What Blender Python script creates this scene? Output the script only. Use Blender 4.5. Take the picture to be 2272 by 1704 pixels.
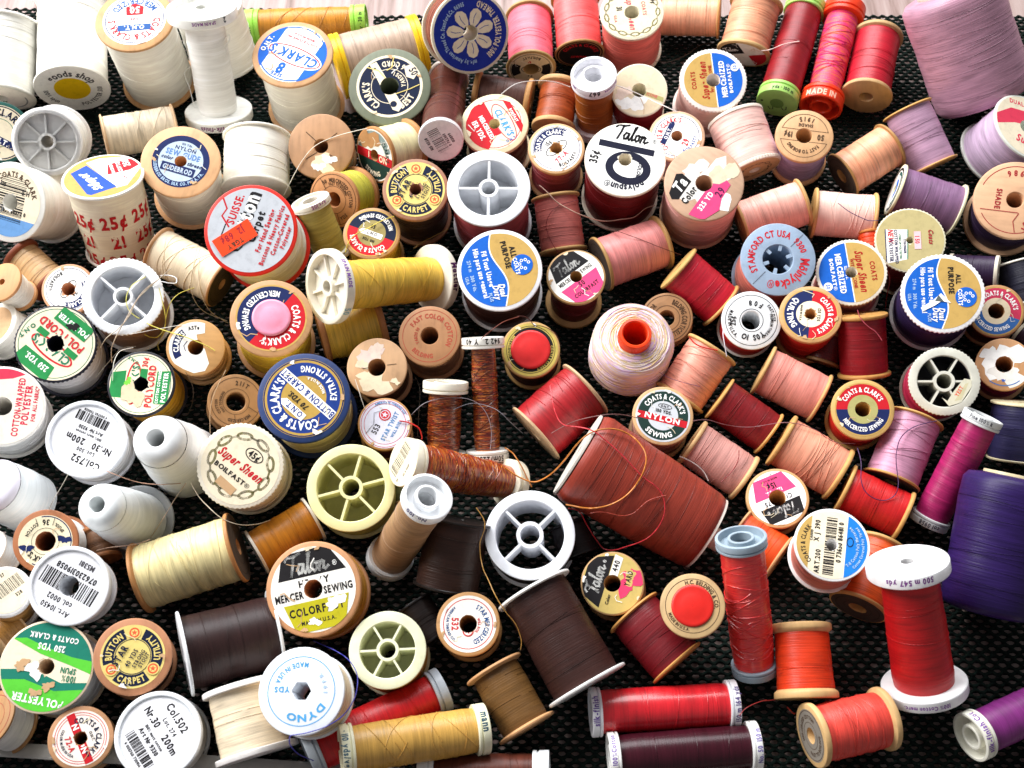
import bpy, math, random
import numpy as np
from mathutils import Vector, Matrix
from mathutils.geometry import delaunay_2d_cdt
R_=math.radians
sc=bpy.context.scene
for o in list(bpy.data.objects): bpy.data.objects.remove(o)
col=sc.collection
# ------------------------------------------------------------------ camera, light, exposure
PITCH=R_(58); DIST=.62
cam=bpy.data.cameras.new('camera'); co=bpy.data.objects.new('camera',cam); col.objects.link(co)
cam.sensor_width=36; cam.lens=36*2700/2272; cam.clip_start=.02; cam.clip_end=20
co.location=(0,-DIST*math.cos(PITCH),DIST*math.sin(PITCH)); co.rotation_euler=(R_(90)-PITCH,0,0)
cam.dof.use_dof=True; cam.dof.focus_distance=.585; cam.dof.aperture_fstop=24
sc.camera=co
w=bpy.data.worlds.new('World'); sc.world=w; w.use_nodes=True
bg=w.node_tree.nodes['Background']; bg.inputs[0].default_value=(.94,.95,1,1); bg.inputs[1].default_value=.25
def area(name,loc,target,size,sy,power,colr):
    l=bpy.data.lights.new(name,'AREA'); l.shape='RECTANGLE'; l.size=size; l.size_y=sy; l.energy=power; l.color=colr
    o=bpy.data.objects.new(name,l); col.objects.link(o); o.location=loc
    o.rotation_euler=(Vector(target)-Vector(loc)).to_track_quat('-Z','Y').to_euler(); return o
area('window_light',(-.25,1.3,1.35),(0,.02,0),1.8,1.1,68,(.97,.98,1))
area('window_light',(-1.25,.55,1.0),(-.16,.12,0),1.0,.8,44,(1,.99,.98))
vs=sc.view_settings; vs.view_transform='Standard'; vs.look='None'; vs.exposure=-.1; vs.gamma=1
sc.render.film_transparent=False
try: sc.cycles.use_denoising=True
except Exception: pass
# ------------------------------------------------------------------ materials
def lin(h):
    v=[int(h[i:i+2],16)/255 for i in (0,2,4)]
    return tuple(c/12.92 if c<.04045 else ((c+.055)/1.055)**2.4 for c in v)+(1,)
MAT={}
def nodes(name,rough=.5,spec=.5):
    m=bpy.data.materials.new(name); m.use_nodes=True; nt=m.node_tree; b=nt.nodes['Principled BSDF']
    b.inputs['Roughness'].default_value=rough; b.inputs['Specular IOR Level'].default_value=spec
    return m,nt,b
def N(nt,t,**k):
    n=nt.nodes.new(t)
    for a,v in k.items():
        if a in n.inputs: n.inputs[a].default_value=v
        else: setattr(n,a,v)
    return n
def mapped(nt,scale):
    tc=N(nt,'ShaderNodeTexCoord'); oi=N(nt,'ShaderNodeObjectInfo'); mp=N(nt,'ShaderNodeMapping'); mp.inputs['Scale'].default_value=scale
    ad=N(nt,'ShaderNodeVectorMath',operation='ADD'); sm=N(nt,'ShaderNodeVectorMath',operation='SCALE'); 
    cx=N(nt,'ShaderNodeCombineXYZ'); 
    for i in range(3): nt.links.new(oi.outputs['Random'],cx.inputs[i])
    nt.links.new(cx.outputs[0],sm.inputs[0]); sm.inputs['Scale'].default_value=37.
    nt.links.new(tc.outputs['Object'],mp.inputs[0]); nt.links.new(mp.outputs[0],ad.inputs[0]); nt.links.new(sm.outputs[0],ad.inputs[1])
    return ad.outputs[0]
def ramp(nt,fac,stops):
    r=N(nt,'ShaderNodeValToRGB'); e=r.color_ramp.elements
    while len(e)<len(stops): e.new(.5)
    for el,(p,c) in zip(e,stops): el.position=p; el.color=c
    nt.links.new(fac,r.inputs[0]); return r.outputs[0]
def sc_(c,k): return tuple(min(1,x*k) for x in c[:3])+(1,)
def thread_mat(h,gloss=0,varie=None,smooth=0):
    key=('thr',h,gloss,tuple(varie or ()),smooth)
    if key in MAT: return MAT[key]
    m,nt,b=nodes('thread_'+h,.32 if gloss else .4,.45); c=lin(h); L=nt.links
    dk=max(c[:3])<.16
    n1=N(nt,'ShaderNodeTexNoise',Scale=1.,Detail=3.,Roughness=.6); L.new(mapped(nt,(38,38,1700)),n1.inputs['Vector'])
    n2=N(nt,'ShaderNodeTexNoise',Scale=1.,Detail=2.); L.new(mapped(nt,(70,70,330)),n2.inputs['Vector'])
    if varie:
        k=len(varie)*2
        st=[(.28+.44*i/(k-1),lin(varie[i%len(varie)])) for i in range(k)]
        n3=N(nt,'ShaderNodeTexNoise',Scale=1.,Detail=2.); L.new(mapped(nt,(60,60,950)),n3.inputs['Vector'])
        base=ramp(nt,n3.outputs[0],st)
    else:
        mx=N(nt,'ShaderNodeMath',operation='ADD'); L.new(n1.outputs[0],mx.inputs[0]); L.new(n2.outputs[0],mx.inputs[1])
        hf=N(nt,'ShaderNodeMath',operation='MULTIPLY'); L.new(mx.outputs[0],hf.inputs[0]); hf.inputs[1].default_value=.5
        base=ramp(nt,hf.outputs[0],[(.34,sc_(c,.97 if smooth else (.86 if min(c[:3])>.5 else .62))),(.44,sc_(c,.95 if min(c[:3])>.5 else .86)),(.53,c),(.66,sc_(c,1.2))])
    L.new(base,b.inputs['Base Color'])
    bp=N(nt,'ShaderNodeBump',Strength=(.3 if min(c[:3])>.5 else .45) if not smooth else .06,Distance=.0004); L.new(n1.outputs[0],bp.inputs['Height'])
    L.new(bp.outputs[0],b.inputs['Normal'])
    if dk: b.inputs['Specular IOR Level'].default_value=.25
    b.inputs['Sheen Weight'].default_value=.0 if dk else .05; b.inputs['Sheen Roughness'].default_value=.4
    b.inputs['Sheen Tint'].default_value=sc_(c,1.3)
    if gloss:
        b.inputs['Coat Weight'].default_value=.15 if dk else .5; b.inputs['Coat Roughness'].default_value=.22
    MAT[key]=m; return m
def wood_mat(h):
    key=('wood',h)
    if key in MAT: return MAT[key]
    m,nt,b=nodes('wood_'+h,.52,.35); c=lin(h); L=nt.links
    n1=N(nt,'ShaderNodeTexNoise',Scale=1.,Detail=4.); L.new(mapped(nt,(420,70,60)),n1.inputs['Vector'])
    n2=N(nt,'ShaderNodeTexNoise',Scale=1.,Detail=3.); L.new(mapped(nt,(120,120,120)),n2.inputs['Vector'])
    mx=N(nt,'ShaderNodeMath',operation='ADD'); L.new(n1.outputs[0],mx.inputs[0]); L.new(n2.outputs[0],mx.inputs[1])
    hf=N(nt,'ShaderNodeMath',operation='MULTIPLY'); L.new(mx.outputs[0],hf.inputs[0]); hf.inputs[1].default_value=.5
    L.new(ramp(nt,hf.outputs[0],[(.3,sc_(c,.72)),(.45,sc_(c,.92)),(.55,c),(.72,sc_(c,1.08))]),b.inputs['Base Color'])
    bp=N(nt,'ShaderNodeBump',Strength=.25,Distance=.0003); L.new(n1.outputs[0],bp.inputs['Height']); L.new(bp.outputs[0],b.inputs['Normal'])
    MAT[key]=m; return m
def plastic_mat(h,frost=0):
    key=('pl',h,frost)
    if key in MAT: return MAT[key]
    m,nt,b=nodes('plastic_'+h,.36,.4); c=lin(h); L=nt.links
    n2=N(nt,'ShaderNodeTexNoise',Scale=1.,Detail=4.); L.new(mapped(nt,(150,150,150)),n2.inputs['Vector'])
    L.new(ramp(nt,n2.outputs[0],[(.3,sc_(c,.86)),(.55,c)]),b.inputs['Base Color'])
    b.inputs['Subsurface Weight'].default_value=.25; b.inputs['Subsurface Radius'].default_value=(.004,.004,.004); b.inputs['Subsurface Scale'].default_value=.5
    if frost: b.inputs['Subsurface Weight'].default_value=1.; b.inputs['Subsurface Scale'].default_value=4.; b.inputs['Roughness'].default_value=.45
    MAT[key]=m; return m
def paper_mat(h):
    key=('pa',h)
    if key in MAT: return MAT[key]
    m,nt,b=nodes('print_'+h,.62,.14); c=lin(h); L=nt.links
    n2=N(nt,'ShaderNodeTexNoise',Scale=1.,Detail=5.,Roughness=.65); L.new(mapped(nt,(260,260,260)),n2.inputs['Vector'])
    L.new(ramp(nt,n2.outputs[0],[(.3,sc_(c,.86)),(.5,c),(.75,sc_(c,1.03))]),b.inputs['Base Color'])
    bp=N(nt,'ShaderNodeBump',Strength=.2,Distance=.0004); L.new(n2.outputs[0],bp.inputs['Height']); L.new(bp.outputs[0],b.inputs['Normal'])
    MAT[key]=m; return m
# ------------------------------------------------------------------ mesh helpers
class MB:
    def __init__(s): s.v=[]; s.f=[]; s.mi=[]; s.mats=[]
    def mat(s,m):
        if m not in s.mats: s.mats.append(m)
        return s.mats.index(m)
    def add(s,v,f,m):
        o=len(s.v); i=s.mat(m); s.v+=[tuple(p) for p in v]; s.f+=[tuple(a+o for a in q) for q in f]; s.mi+=[i]*len(f)
    def obj(s,name,parent=None,smooth=35):
        me=bpy.data.meshes.new(name); me.from_pydata(s.v,[],s.f)
        for m in s.mats: me.materials.append(m)
        me.polygons.foreach_set('material_index',s.mi)
        if smooth:
            me.polygons.foreach_set('use_smooth',[True]*len(s.f)); me.set_sharp_from_angle(angle=R_(smooth))
        me.update()
        o=bpy.data.objects.new(name,me); col.objects.link(o)
        if parent: o.parent=parent
        return o
def lathe(mb,prof,m,seg=56,closed=False,knurl=None,hexa=None):
    n=len(prof); v=[]; f=[]
    for j in range(seg):
        a=2*math.pi*j/seg; ca,sa=math.cos(a),math.sin(a)
        for i,(r,z) in enumerate(prof):
            k=1.
            if knurl and i in knurl and j%2: k=.978
            if hexa and i in hexa: k=.88/ max(math.cos((a%(math.pi/3))-math.pi/6),.5)
            v.append((r*k*ca,r*k*sa,z))
    for j in range(seg):
        b=((j+1)%seg)*n; c=j*n
        for i in range(n if closed else n-1):
            i2=(i+1)%n; f.append((c+i,b+i,b+i2,c+i2))
    mb.add(v,f,m)
def tube(mb,pts,r,m,sides=5,closed=False):
    pts=[Vector(p) for p in pts]; n=len(pts); v=[]; f=[]; up=Vector((.3,.2,.93))
    for i,p in enumerate(pts):
        t=(pts[(i+1)%n]-pts[i-1]) if closed else (pts[min(i+1,n-1)]-pts[max(i-1,0)])
        if t.length<1e-9: t=Vector((1,0,0))
        t.normalize(); a=t.cross(up); 
        if a.length<.05: a=t.cross(Vector((1,0,0)))
        a.normalize(); b=t.cross(a)
        for k in range(sides):
            q=2*math.pi*k/sides; v.append(p+a*(r*math.cos(q))+b*(r*math.sin(q)))
    for i in range(n if closed else n-1):
        for k in range(sides):
            k2=(k+1)%sides; j=(i+1)%n; f.append((i*sides+k,j*sides+k,j*sides+k2,i*sides+k2))
    mb.add(v,f,m)
# ------------------------------------------------------------------ lettering
GLY={}
def make_glyphs(chars):
    tmp=[]
    for ch in chars:
        cu=bpy.data.curves.new('glyph','FONT'); cu.body=ch; cu.size=1; cu.resolution_u=2; cu.offset=0 if ch in '®%' else .036; cu.fill_mode='FRONT'
        o=bpy.data.objects.new('glyph',cu); col.objects.link(o); tmp.append((ch,o))
    dg=bpy.context.evaluated_depsgraph_get(); dg.update()
    for ch,o in tmp:
        me=o.evaluated_get(dg).to_mesh()
        v=[(p.co.x,p.co.y) for p in me.vertices]; f=[tuple(p.vertices) for p in me.polygons]
        xs=[p[0] for p in v] or [0,.28]
        x0,x1=min(xs),max(xs)
        GLY[ch]=([((x-x0)*.8,y) for x,y in v],f,(x1-x0)*.8)
        o.evaluated_get(dg).to_mesh_clear(); cu=o.data; bpy.data.objects.remove(o); bpy.data.curves.remove(cu)
def layout(txt,size,sx):
    x=0; out=[]
    for ch in txt:
        if ch==' ': x+=.26*size*sx; continue
        v,f,wd=GLY[ch]; out.append((ch,x,wd*size*sx)); x+=(wd+.085)*size*sx
    return out,x-.085*size*sx
# ------------------------------------------------------------------ printed label faces (unit disc, layered)
LCOL={'W':'f4f0e8','I':'efe2c6','K':'201e20','N':'1c2858','B':'1a62c4','R':'c4202a','G':'2a8a4a','Y':'c4a05a','T':'1c4f4a','D':'1f3832','P':'e64a80','g':'9a9c9e','S':'c9cdd2','O':'8a8450','w':'fbfaf6','b':'4a78b8','t':'b98a5c','E':'7ed04a','e':'2a7a5a','y':'e6cf7c','o':'e2603c','V':'7a4a9a','r':'c8505a','L':'a9c4e0','l':'8fb4dc','f':'b0aa6c','lemon':'efc412','g4':'4c4a4e','B2':'2e5a9a','N2':'22349c','N3':'16203a','l2':'4a9ad0','gg':'8a9a98','br':'4e3a2a','redi':'a02a30','redf':'b0503e','ivory':'e6d6b8','ivory2':'e4d8b8','ivory3':'e6d4b4','w2':'e8e4dc','pk':'e6cfc4','pk2':'eed8c8','pk3':'f0c0c4','tan2':'c9a37a','tan3':'d8c4a4','gk':'3a5a34','gd':'6f9a48','dk':'4a4038','dk2':'2c2622','dk3':'8a8278','rp':'e0405a','R2':'a8281e','b2':'3a5a9a','N4':'1a1c30','K2':'5a2048','l3':'6a9ad0','b3':'5a80b8','S2':'b8c8d8','B3':'2c50b0','Y2':'b89a58','Sg':'c2c6cc','R3':'cc2c34','R4':'d8284a','I2':'efe8d8','w3':'f2f2f6','O2':'9a8c58','gold2':'c4b05a','rf':'c83a58','b4':'3a68a8','Y3':'b8964a','N5':'1e3a84','B4':'1f7ad0','lav':'dcdcec','r2':'cc3a3e','b5':'5a88b8','b6':'20508a','ol':'b8b020','gold3':'c8b068','P2':'e8406a','R5':'c82a34','f2':'b8aa78','gk2':'5a6260','E2':'5cc83c','T2':'1f7a66','film':'d8d4bc','film2':'cfc7a0','w4':'f0e6dc'}
LABELS={
'teal':('W',[('T','STAPLE',-0.1,0.55,0.17,'e',0,0.8),('T','POLYESTER',-0.1,0.3,0.17,'e',0,0.8),('T','ALL PURPOSE',-0.1,0.05,0.17,'e',0,0.8),('T','325 YDS',-0.1,-0.2,0.17,'e',0,0.8),('S',0.8,0.85,150,300,'g')]),
'goods':('w',[('D',0,0,0.48,'lemon'),('A','goods shop',0.68,100,0.34,'g4',1,0.95),('A','POLYESTER 500',0.72,340,0.18,'g4',-1,0.9),('A','100% spun',0.72,225,0.18,'g4',-1,0.9)]),
'ont50':('w',[('R',0.9,0.93,'N'),('A',"COATS & CLARK'S",0.72,90,0.32,'R',1,0.9),('A','MERCERIZED',0.72,270,0.32,'B2',-1,0.9),('Q',-0.52,0.2,0.52,0.44,'B2',0),('T','O.N.T.',0,0.24,0.22,'w',0,1.1),('T','SIZE',0,-0.06,0.13,'r',0,1),('P',[(-0.26,-0.18),(0.26,-0.18),(0.28,-0.5),(0,-0.64),(-0.28,-0.5)],'R'),('T','50',0,-0.5,0.36,'w',0,1)]),
'clark8':('w',[('S',0.0,0.95,0,360,'w'),('P',[(0.62,-1),(0.62,1),(1,1),(1,-1)],'B'),('P',[(-0.6,-1),(-0.6,1),(-1,1),(-1,-1)],'B'),('R',0.93,0.97,'B'),('Ef',-0.1,0.05,0.88,0.36,'w'),('El',-0.1,0.05,0.84,0.31,'R',0.04),('T',"CLARK'S",-0.08,-0.1,0.44,'B',0,0.95,0.1),('T','8',0.05,0.4,0.52,'B',0,1),('T','SIZE',0.05,0.76,0.17,'B',0,1.2),('T','COATS & CLARK INC.',0,-0.55,0.11,'r',0,1),('T','MADE IN U.S.A.',0,-0.7,0.11,'r',0,1),('T','O.N.T.',0.78,0,0.2,'w',-90,1.1)]),
'flower':('N2',[('Fl',),('A','100% POLYESTER THREAD',0.77,15,0.22,'I',-1,0.72),('A','mfg. by American Thread Co. Stamford,Ct. 06905',0.77,195,0.15,'L',1,0.8)]),
'best':('I',[('S',0,0.92,0,360,'N3'),('R',0.54,0.56,'I'),('A',"CLARK'S",0.72,208,0.3,'I',1,0.85),('A','6 CORD',0.72,82,0.24,'I',-1,0.9),('A','BEST',0.72,318,0.28,'I',-1,0.9),('A','YARDS I',0.42,35,0.18,'I',-1,0.9),('P',[(-0.62,0.68),(-0.42,0.78),(0.42,-0.62),(0.3,-0.82),(0.12,-0.76)],'I'),('D',0.14,-0.58,0.1,'N3'),('D',-0.46,0.55,0.04,'N3'),('P',[(0.42,0.62),(0.66,0.72),(0.84,0.42),(0.72,0.22),(0.5,0.3)],'I'),('T','50',0.62,0.42,0.3,'N3',-60,0.9),('L',[(-0.7,0.6),(-0.35,0.5),(0,0.1)],0.03,'y'),('L',[(0.1,0.95),(0.05,0.6),(-0.1,0.5)],0.03,'y'),('L',[(0.2,-0.25),(0.6,-0.1),(0.9,0.05)],0.025,'y')]),
'bar1':('w',[('K',0.05,0.1,1.2,0.55,0,3),('T','0 762303',-0.1,-0.35,0.19,'K',0,1),('T','013899',-0.1,-0.58,0.19,'K',0,1),('T','105 0528',0.1,0.5,0.2,'K',0,1)]),
'merc150':('I',[('R',0.92,0.95,'r'),('P',[(-0.95,0.05),(0.45,0.05),(0.45,-0.2),(0.8,-0.62),(0.4,-1),(-0.4,-1),(-0.95,-0.4)],'R'),('El',0.1,0.32,0.8,0.3,'r',0.04),('P',[(-0.7,0.66),(0.75,0.66),(0.6,0.86),(-0.5,0.86)],'R'),('T','BOILFAST',0.02,0.69,0.14,'w',0,1),('T',"CLARK'S",0.1,0.2,0.34,'l2',0,0.9,0.1),('T','MERCERIZED',0,-0.38,0.22,'w',0,0.85),('T','150 YDS.',-0.02,-0.68,0.26,'w',0,0.9),('T','O.N.T.',0.86,0.25,0.15,'b',90,1)]),
'bare1':(None,[('L',[(0.15,0.15),(0.5,0.42)],0.025,'br'),('L',[(-0.15,0.15),(-0.48,0.45)],0.025,'br'),('L',[(-0.12,-0.2),(-0.48,-0.42)],0.025,'br'),('L',[(0.15,-0.2),(0.4,-0.35)],0.025,'br'),('X',0.08,-0.56,0.34,'ivory3',5),('X',0.26,-0.42,0.2,'W',7),('X',-0.06,-0.66,0.18,'W',8)]),
'bare2':(None,[('X',-0.3,0.38,0.42,'pk',15),('X',-0.05,0.58,0.28,'pk2',6),('X',-0.48,0.1,0.22,'ivory',16),('X',0.0,-0.6,0.5,'ivory',11),('X',-0.25,-0.3,0.3,'ivory',13),('L',[(0.35,0.08),(0.68,0.12)],0.02,'br'),('L',[(-0.3,-0.02),(-0.5,-0.05)],0.02,'br'),('X',0.65,-0.5,0.14,'ivory',12)]),
'nylon2':('W',[('S',0.62,0.95,20,200,'gg'),('S',0.0,0.95,180,360,'D'),('P',[(-1,0.12),(1,0.12),(1,-0.22),(-1,-0.22)],'R'),('T','NYLON',0.18,-0.16,0.34,'I',0,1),('A','SEWING',0.72,265,0.26,'I',-1,1),('A',"CLARK'S",0.76,25,0.24,'D',1,0.9),('X',-0.45,0.55,0.55,'t',4)]),
'star':('y',[('S',0.58,0.93,112,198,'N3'),('S',0.58,0.93,-20,68,'N3'),('S',0.58,0.93,232,308,'N3'),('R',0.54,0.56,'N3'),('A','BUTTON',0.75,155,0.28,'y',1,0.9),('A','UTILITY',0.75,24,0.28,'y',-1,0.9),('A','CARPET',0.75,270,0.28,'y',-1,0.9),('Dp',0.75,90,0.2,'y'),('Dp',0.75,90,0.16,'o'),('Dp',0.75,90,0.11,'y'),('Sp',0.75,90,0.1,'o'),('Dp',0.75,213,0.2,'y'),('Dp',0.75,213,0.16,'o'),('Dp',0.75,213,0.11,'y'),('Sp',0.75,213,0.1,'o'),('Dp',0.75,330,0.2,'y'),('Dp',0.75,330,0.16,'o'),('Dp',0.75,330,0.11,'y'),('Sp',0.75,330,0.1,'o'),('T','STAR',-0.3,-0.02,0.3,'N3',62,1),('T','40 YDS',0.02,-0.08,0.2,'N3',62,1),('T','STRONG',0.24,-0.1,0.17,'N3',62,1),('T','STOUT',0.4,-0.14,0.17,'N3',62,1)]),
'stamp1':(None,[('R',0.96,0.98,'br'),('R',0.52,0.535,'br'),('A','MERCERIZED COTTON',0.76,38,0.2,'br',1,0.85),('A','FAST TO BOILING',0.62,60,0.15,'br',1,0.85),('A','1 1 2 4',0.76,215,0.26,'br',-1,1),('A','SHADE',0.62,215,0.14,'br',-1,1),('L',[(-0.3,0.42),(-0.5,0.82)],0.02,'br'),('L',[(0.1,-0.52),(0.2,-0.94)],0.02,'br'),('A','50',0.76,115,0.2,'br',1,1),('A','YDS',0.76,300,0.2,'br',-1,1)]),
'stamp2':(None,[('R',0.94,0.96,'br'),('R',0.5,0.515,'br'),('A','2 1 1 T',0.74,220,0.24,'br',1,1),('A','MERCERIZED',0.76,70,0.17,'br',1,1),('A','FAST TO BOILING',0.6,330,0.13,'br',1,0.9),('A','COTTON',0.76,345,0.15,'br',1,1),('L',[(0.3,0.42),(0.5,0.82)],0.02,'br'),('L',[(-0.3,0.42),(-0.5,0.82)],0.02,'br')]),
'stamp3':(None,[('R',0.9,0.92,'redi'),('R',0.6,0.615,'redi')]),
'stamp19':(None,[('S',0.9,0.92,15,165,'br'),('L',[(-0.9,0.24),(0.9,0.24)],0.018,'br'),('S',0.9,0.92,195,345,'br'),('L',[(-0.9,-0.24),(0.9,-0.24)],0.018,'br'),('A','FAST TO BOILING',0.68,90,0.2,'br',1,0.9),('A','1 9 1 5',0.7,270,0.26,'br',-1,1),('T','SHADE',0,-0.5,0.18,'br',0,1.1),('T','19¢',0.62,-0.1,0.32,'br',0,0.9),('T','50',-0.62,-0.1,0.32,'br',0,0.9)]),
'stamp60':(None,[('S',0.92,0.94,100,250,'redi'),('S',0.92,0.94,-60,60,'redi'),('A','7 9 8 6',0.74,180,0.22,'redi',-1,1),('T','SHADE',0.02,-0.5,0.2,'redi',0,1),('T','60¢',0.62,0.35,0.42,'redi',0,0.9),('L',[(0.35,-0.86),(0.35,0.12)],0.02,'redi'),('L',[(0.9,0.1),(0.6,0.02),(0.36,0.14)],0.02,'redi'),('A','BOILING',0.74,50,0.2,'redi',1,1)]),
'redstamp':(None,[('R',0.95,0.97,'redf'),('A','FAST COLOR COTTON',0.74,60,0.24,'redf',1,1),('A','BELDING',0.74,250,0.22,'redf',-1,1),('A','YARDS 50',0.5,180,0.15,'redf',1,1)]),
'belding':(None,[('R',0.95,0.975,'br'),('R',0.52,0.54,'br'),('A','BELDING CORTICELLI',0.74,60,0.3,'br',1,0.7),('A','FAST COLOR',0.74,235,0.26,'br',1,0.8)]),
'beld2':(None,[('R',0.93,0.95,'br'),('A','H.C. BELDING & CO.',0.83,70,0.2,'br',1,1),('A','MADE IN U.S.A.',0.83,250,0.15,'br',-1,1)]),
'pink110':('ivory2',[('R',0.9,0.925,'K'),('S',0.5,0.88,150,205,'K'),('S',0.5,0.88,-25,30,'K'),('T','110',0,-0.5,0.36,'R',0,1),('A','BOILFAST',0.72,270,0.2,'K',-1,1),('El',0,0.0,0.44,0.24,'K',0.03),('T','15¢',0,0.3,0.25,'K',0,1)]),
'dark21':('K',[('A',"COATS & CLARK'S",0.72,90,0.26,'R',1,0.9),('R',0.9,0.93,'t'),('T','SEWING',0,-0.3,0.2,'R',0,1)]),
'chain19':('ivory2',[('C',0.88,13,'O'),('T','Super Sheen',0,-0.14,0.32,'r',0,0.9,0.25),('T','COATS',-0.1,0.36,0.18,'r',0,1),('T','19¢',-0.35,0.68,0.2,'K',0,1),('T','31',-0.2,-0.5,0.26,'K',0,1),('T','U.S.A.',0.2,-0.62,0.12,'r',0,1)]),
'chain45':('I',[('C',0.76,9,'O'),('T','Super Sheen',-0.02,-0.08,0.33,'R',0,0.85,0.25),('El',0.12,0.42,0.26,0.16,'K',0.025),('T','45¢',0.12,0.33,0.24,'K',0,1),('T','BOILFAST®',-0.02,-0.36,0.17,'K',0,1.35),('Q',-0.25,-0.72,0.3,-0.5,'tan2',-4)]),
'talonp':('W',[('P',[(-0.95,0),(0.1,0.1),(0.1,1),(-1,1)],'K'),('P',[(0.2,-0.1),(1,0),(1,-1),(0.2,-1)],'R'),('Sc',-0.4,0.3,0.3,'w',8)]),
'greencap':(None,[('L',[(-0.5,-0.2),(-0.45,-0.42),(-0.3,-0.42),(-0.25,-0.2)],0.05,'gk'),('L',[(0.15,-0.25),(0.2,-0.5),(0.35,-0.5),(0.42,-0.25)],0.05,'gk'),('D',-0.7,0.25,0.07,'gk'),('S',0.0,0.34,0,360,'gd')]),
'shadowed_face':('dk',[('R',0.8,0.83,'dk2'),('R',0.5,0.52,'dk2')]),  # shadowed spool end: its shade painted on as a plain dark disc
'inkface':('dk3',[('R',0.93,0.955,'br'),('R',0.5,0.52,'br'),('A','MERCERIZED COTTON',0.72,90,0.2,'br',1,1),('A','FAST TO BOILING',0.72,270,0.2,'br',-1,1)]),
'redwave':('I',[('P',[(-1,0.15),(-0.5,0.5),(0.2,0.55),(1,0.3),(1,-0.05),(0.2,0.1),(-0.4,0.02),(-1,-0.2)],'rp'),('T','DUAL',-0.3,0.68,0.2,'rp',0,1),('T','Super',-0.05,-0.62,0.36,'rp',-8,0.9,0.2)]),
'tealface':('W',[('S',0.62,0.78,20,200,'T'),('S',0.2,0.45,20,200,'B'),('S',0.84,0.96,0,230,'K')]),
'peel1':('ivory3',[('X',-0.15,-0.55,0.45,'w',21),('X',-0.55,-0.2,0.3,'pk2',22),('X',0.1,0.5,0.4,'ivory2',24),('P',[(0.2,0.0),(0.95,-0.12),(0.95,-0.3),(0.25,-0.16)],'f'),('T','ICONE',0.5,-0.17,0.16,'r',-8,1),('L',[(0.1,-0.3),(0.3,-0.6),(0.35,-0.9)],0.02,'tan2')]),
'peel2':(None,[('X',-0.05,0.2,0.8,'w',31),('X',0.1,-0.35,0.65,'w2',33),('X',-0.5,0.35,0.4,'w',35),('S',0.86,0.9,230,310,'b'),('T','w',-0.05,-0.72,0.2,'B',-10,1.2)]),
'sheen':('Y',[('P',[(-1,-0.04),(1,-0.04),(1,-1.1),(-1,-1.1)],'B'),('Q',-1,-0.06,1,-0.03,'w',0),('T','Super Sheen',0,0.2,0.34,'R2',0,0.85,0.25),('T','COATS',0.05,0.6,0.21,'R2',0,1),('T','WITH SILICONE',0.05,0.02,0.14,'R2',0,1.1),('T','MERCERIZED',0,-0.42,0.25,'w',0,1),('T','BOILFAST®',0.0,-0.62,0.16,'w',0,1.4),('D',0.38,-0.78,0.14,'w'),('T','50',0.38,-0.84,0.17,'B',0,1),('T','125 YDS.',0,-0.19,0.13,'w',0,1)]),
'red29':('w',[('R',0.88,0.91,'N'),('A',"COATS & CLARK'S",0.72,90,0.3,'R',1,0.85),('A','BOILFAST®',0.72,260,0.19,'b2',-1,1),('P',[(-0.55,0.28),(0.45,0.28),(0.55,0.38),(0.45,0.5),(-0.55,0.5)],'N'),('T','O.N.T.',-0.05,0.31,0.2,'w',0,1),('T','29',-0.12,-0.55,0.36,'R',0,0.9)]),
'chaindark':('tan2',[('C',0.6,9,'br')]),
'c77':('w',[('R',0.9,0.925,'N'),('S',0.58,0.88,25,155,'N'),('A',"COATS & CLARK'S",0.73,90,0.25,'w',1,0.85),('T','15¢',-0.1,0.28,0.24,'K',10,1),('El',0,0.0,0.5,0.22,'K',0.03),('T','77-A',-0.05,-0.52,0.3,'r',10,1),('A','BOILFAST®',0.74,275,0.19,'K',-1,1)]),
'c77b':('w',[('R',0.9,0.925,'N'),('S',0.58,0.88,25,155,'N'),('A',"COATS & CLARK'S",0.73,90,0.25,'w',1,0.85),('T','15¢',-0.0,0.28,0.22,'K',0,1),('El',0,0.0,0.45,0.22,'K',0.03),('A','BOILFAST®',0.74,275,0.2,'K',-1,1)]),
'torn61':(None,[('P',[(-1,-0.1),(-0.9,0.3),(-0.6,1),(1,1),(1,-0.2),(0.6,-0.25),(0.5,0.05),(0.1,-0.1),(0,-0.35),(-0.55,-0.6),(-0.85,-0.5)],'W'),('S',0.6,0.88,45,130,'N'),('A',"CLARK'S",0.74,80,0.27,'w',1,0.85),('A','ASTe',0.78,15,0.2,'K',1,1),('L',[(-0.2,0.35),(0,0.45),(0.2,0.35)],0.03,'N')]),
'talonp35':('w',[('P',[(-0.75,0.42),(0.68,0.42),(0.68,0.24),(-0.75,0.24)],'N4'),('El',0.12,-0.22,0.58,0.46,'N4',0.2),('Sc',0.02,0.54,0.4,'K',0),('T','®',0.62,0.6,0.16,'K',0,1),('T','35¢',-0.68,-0.1,0.3,'K',90,0.9),('T','COLOR',0.36,-0.2,0.14,'N4',-90,1),('A','polyspun®',0.8,280,0.26,'N4',1,1),('D',0.1,-0.2,0.02,'w')]),
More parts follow.
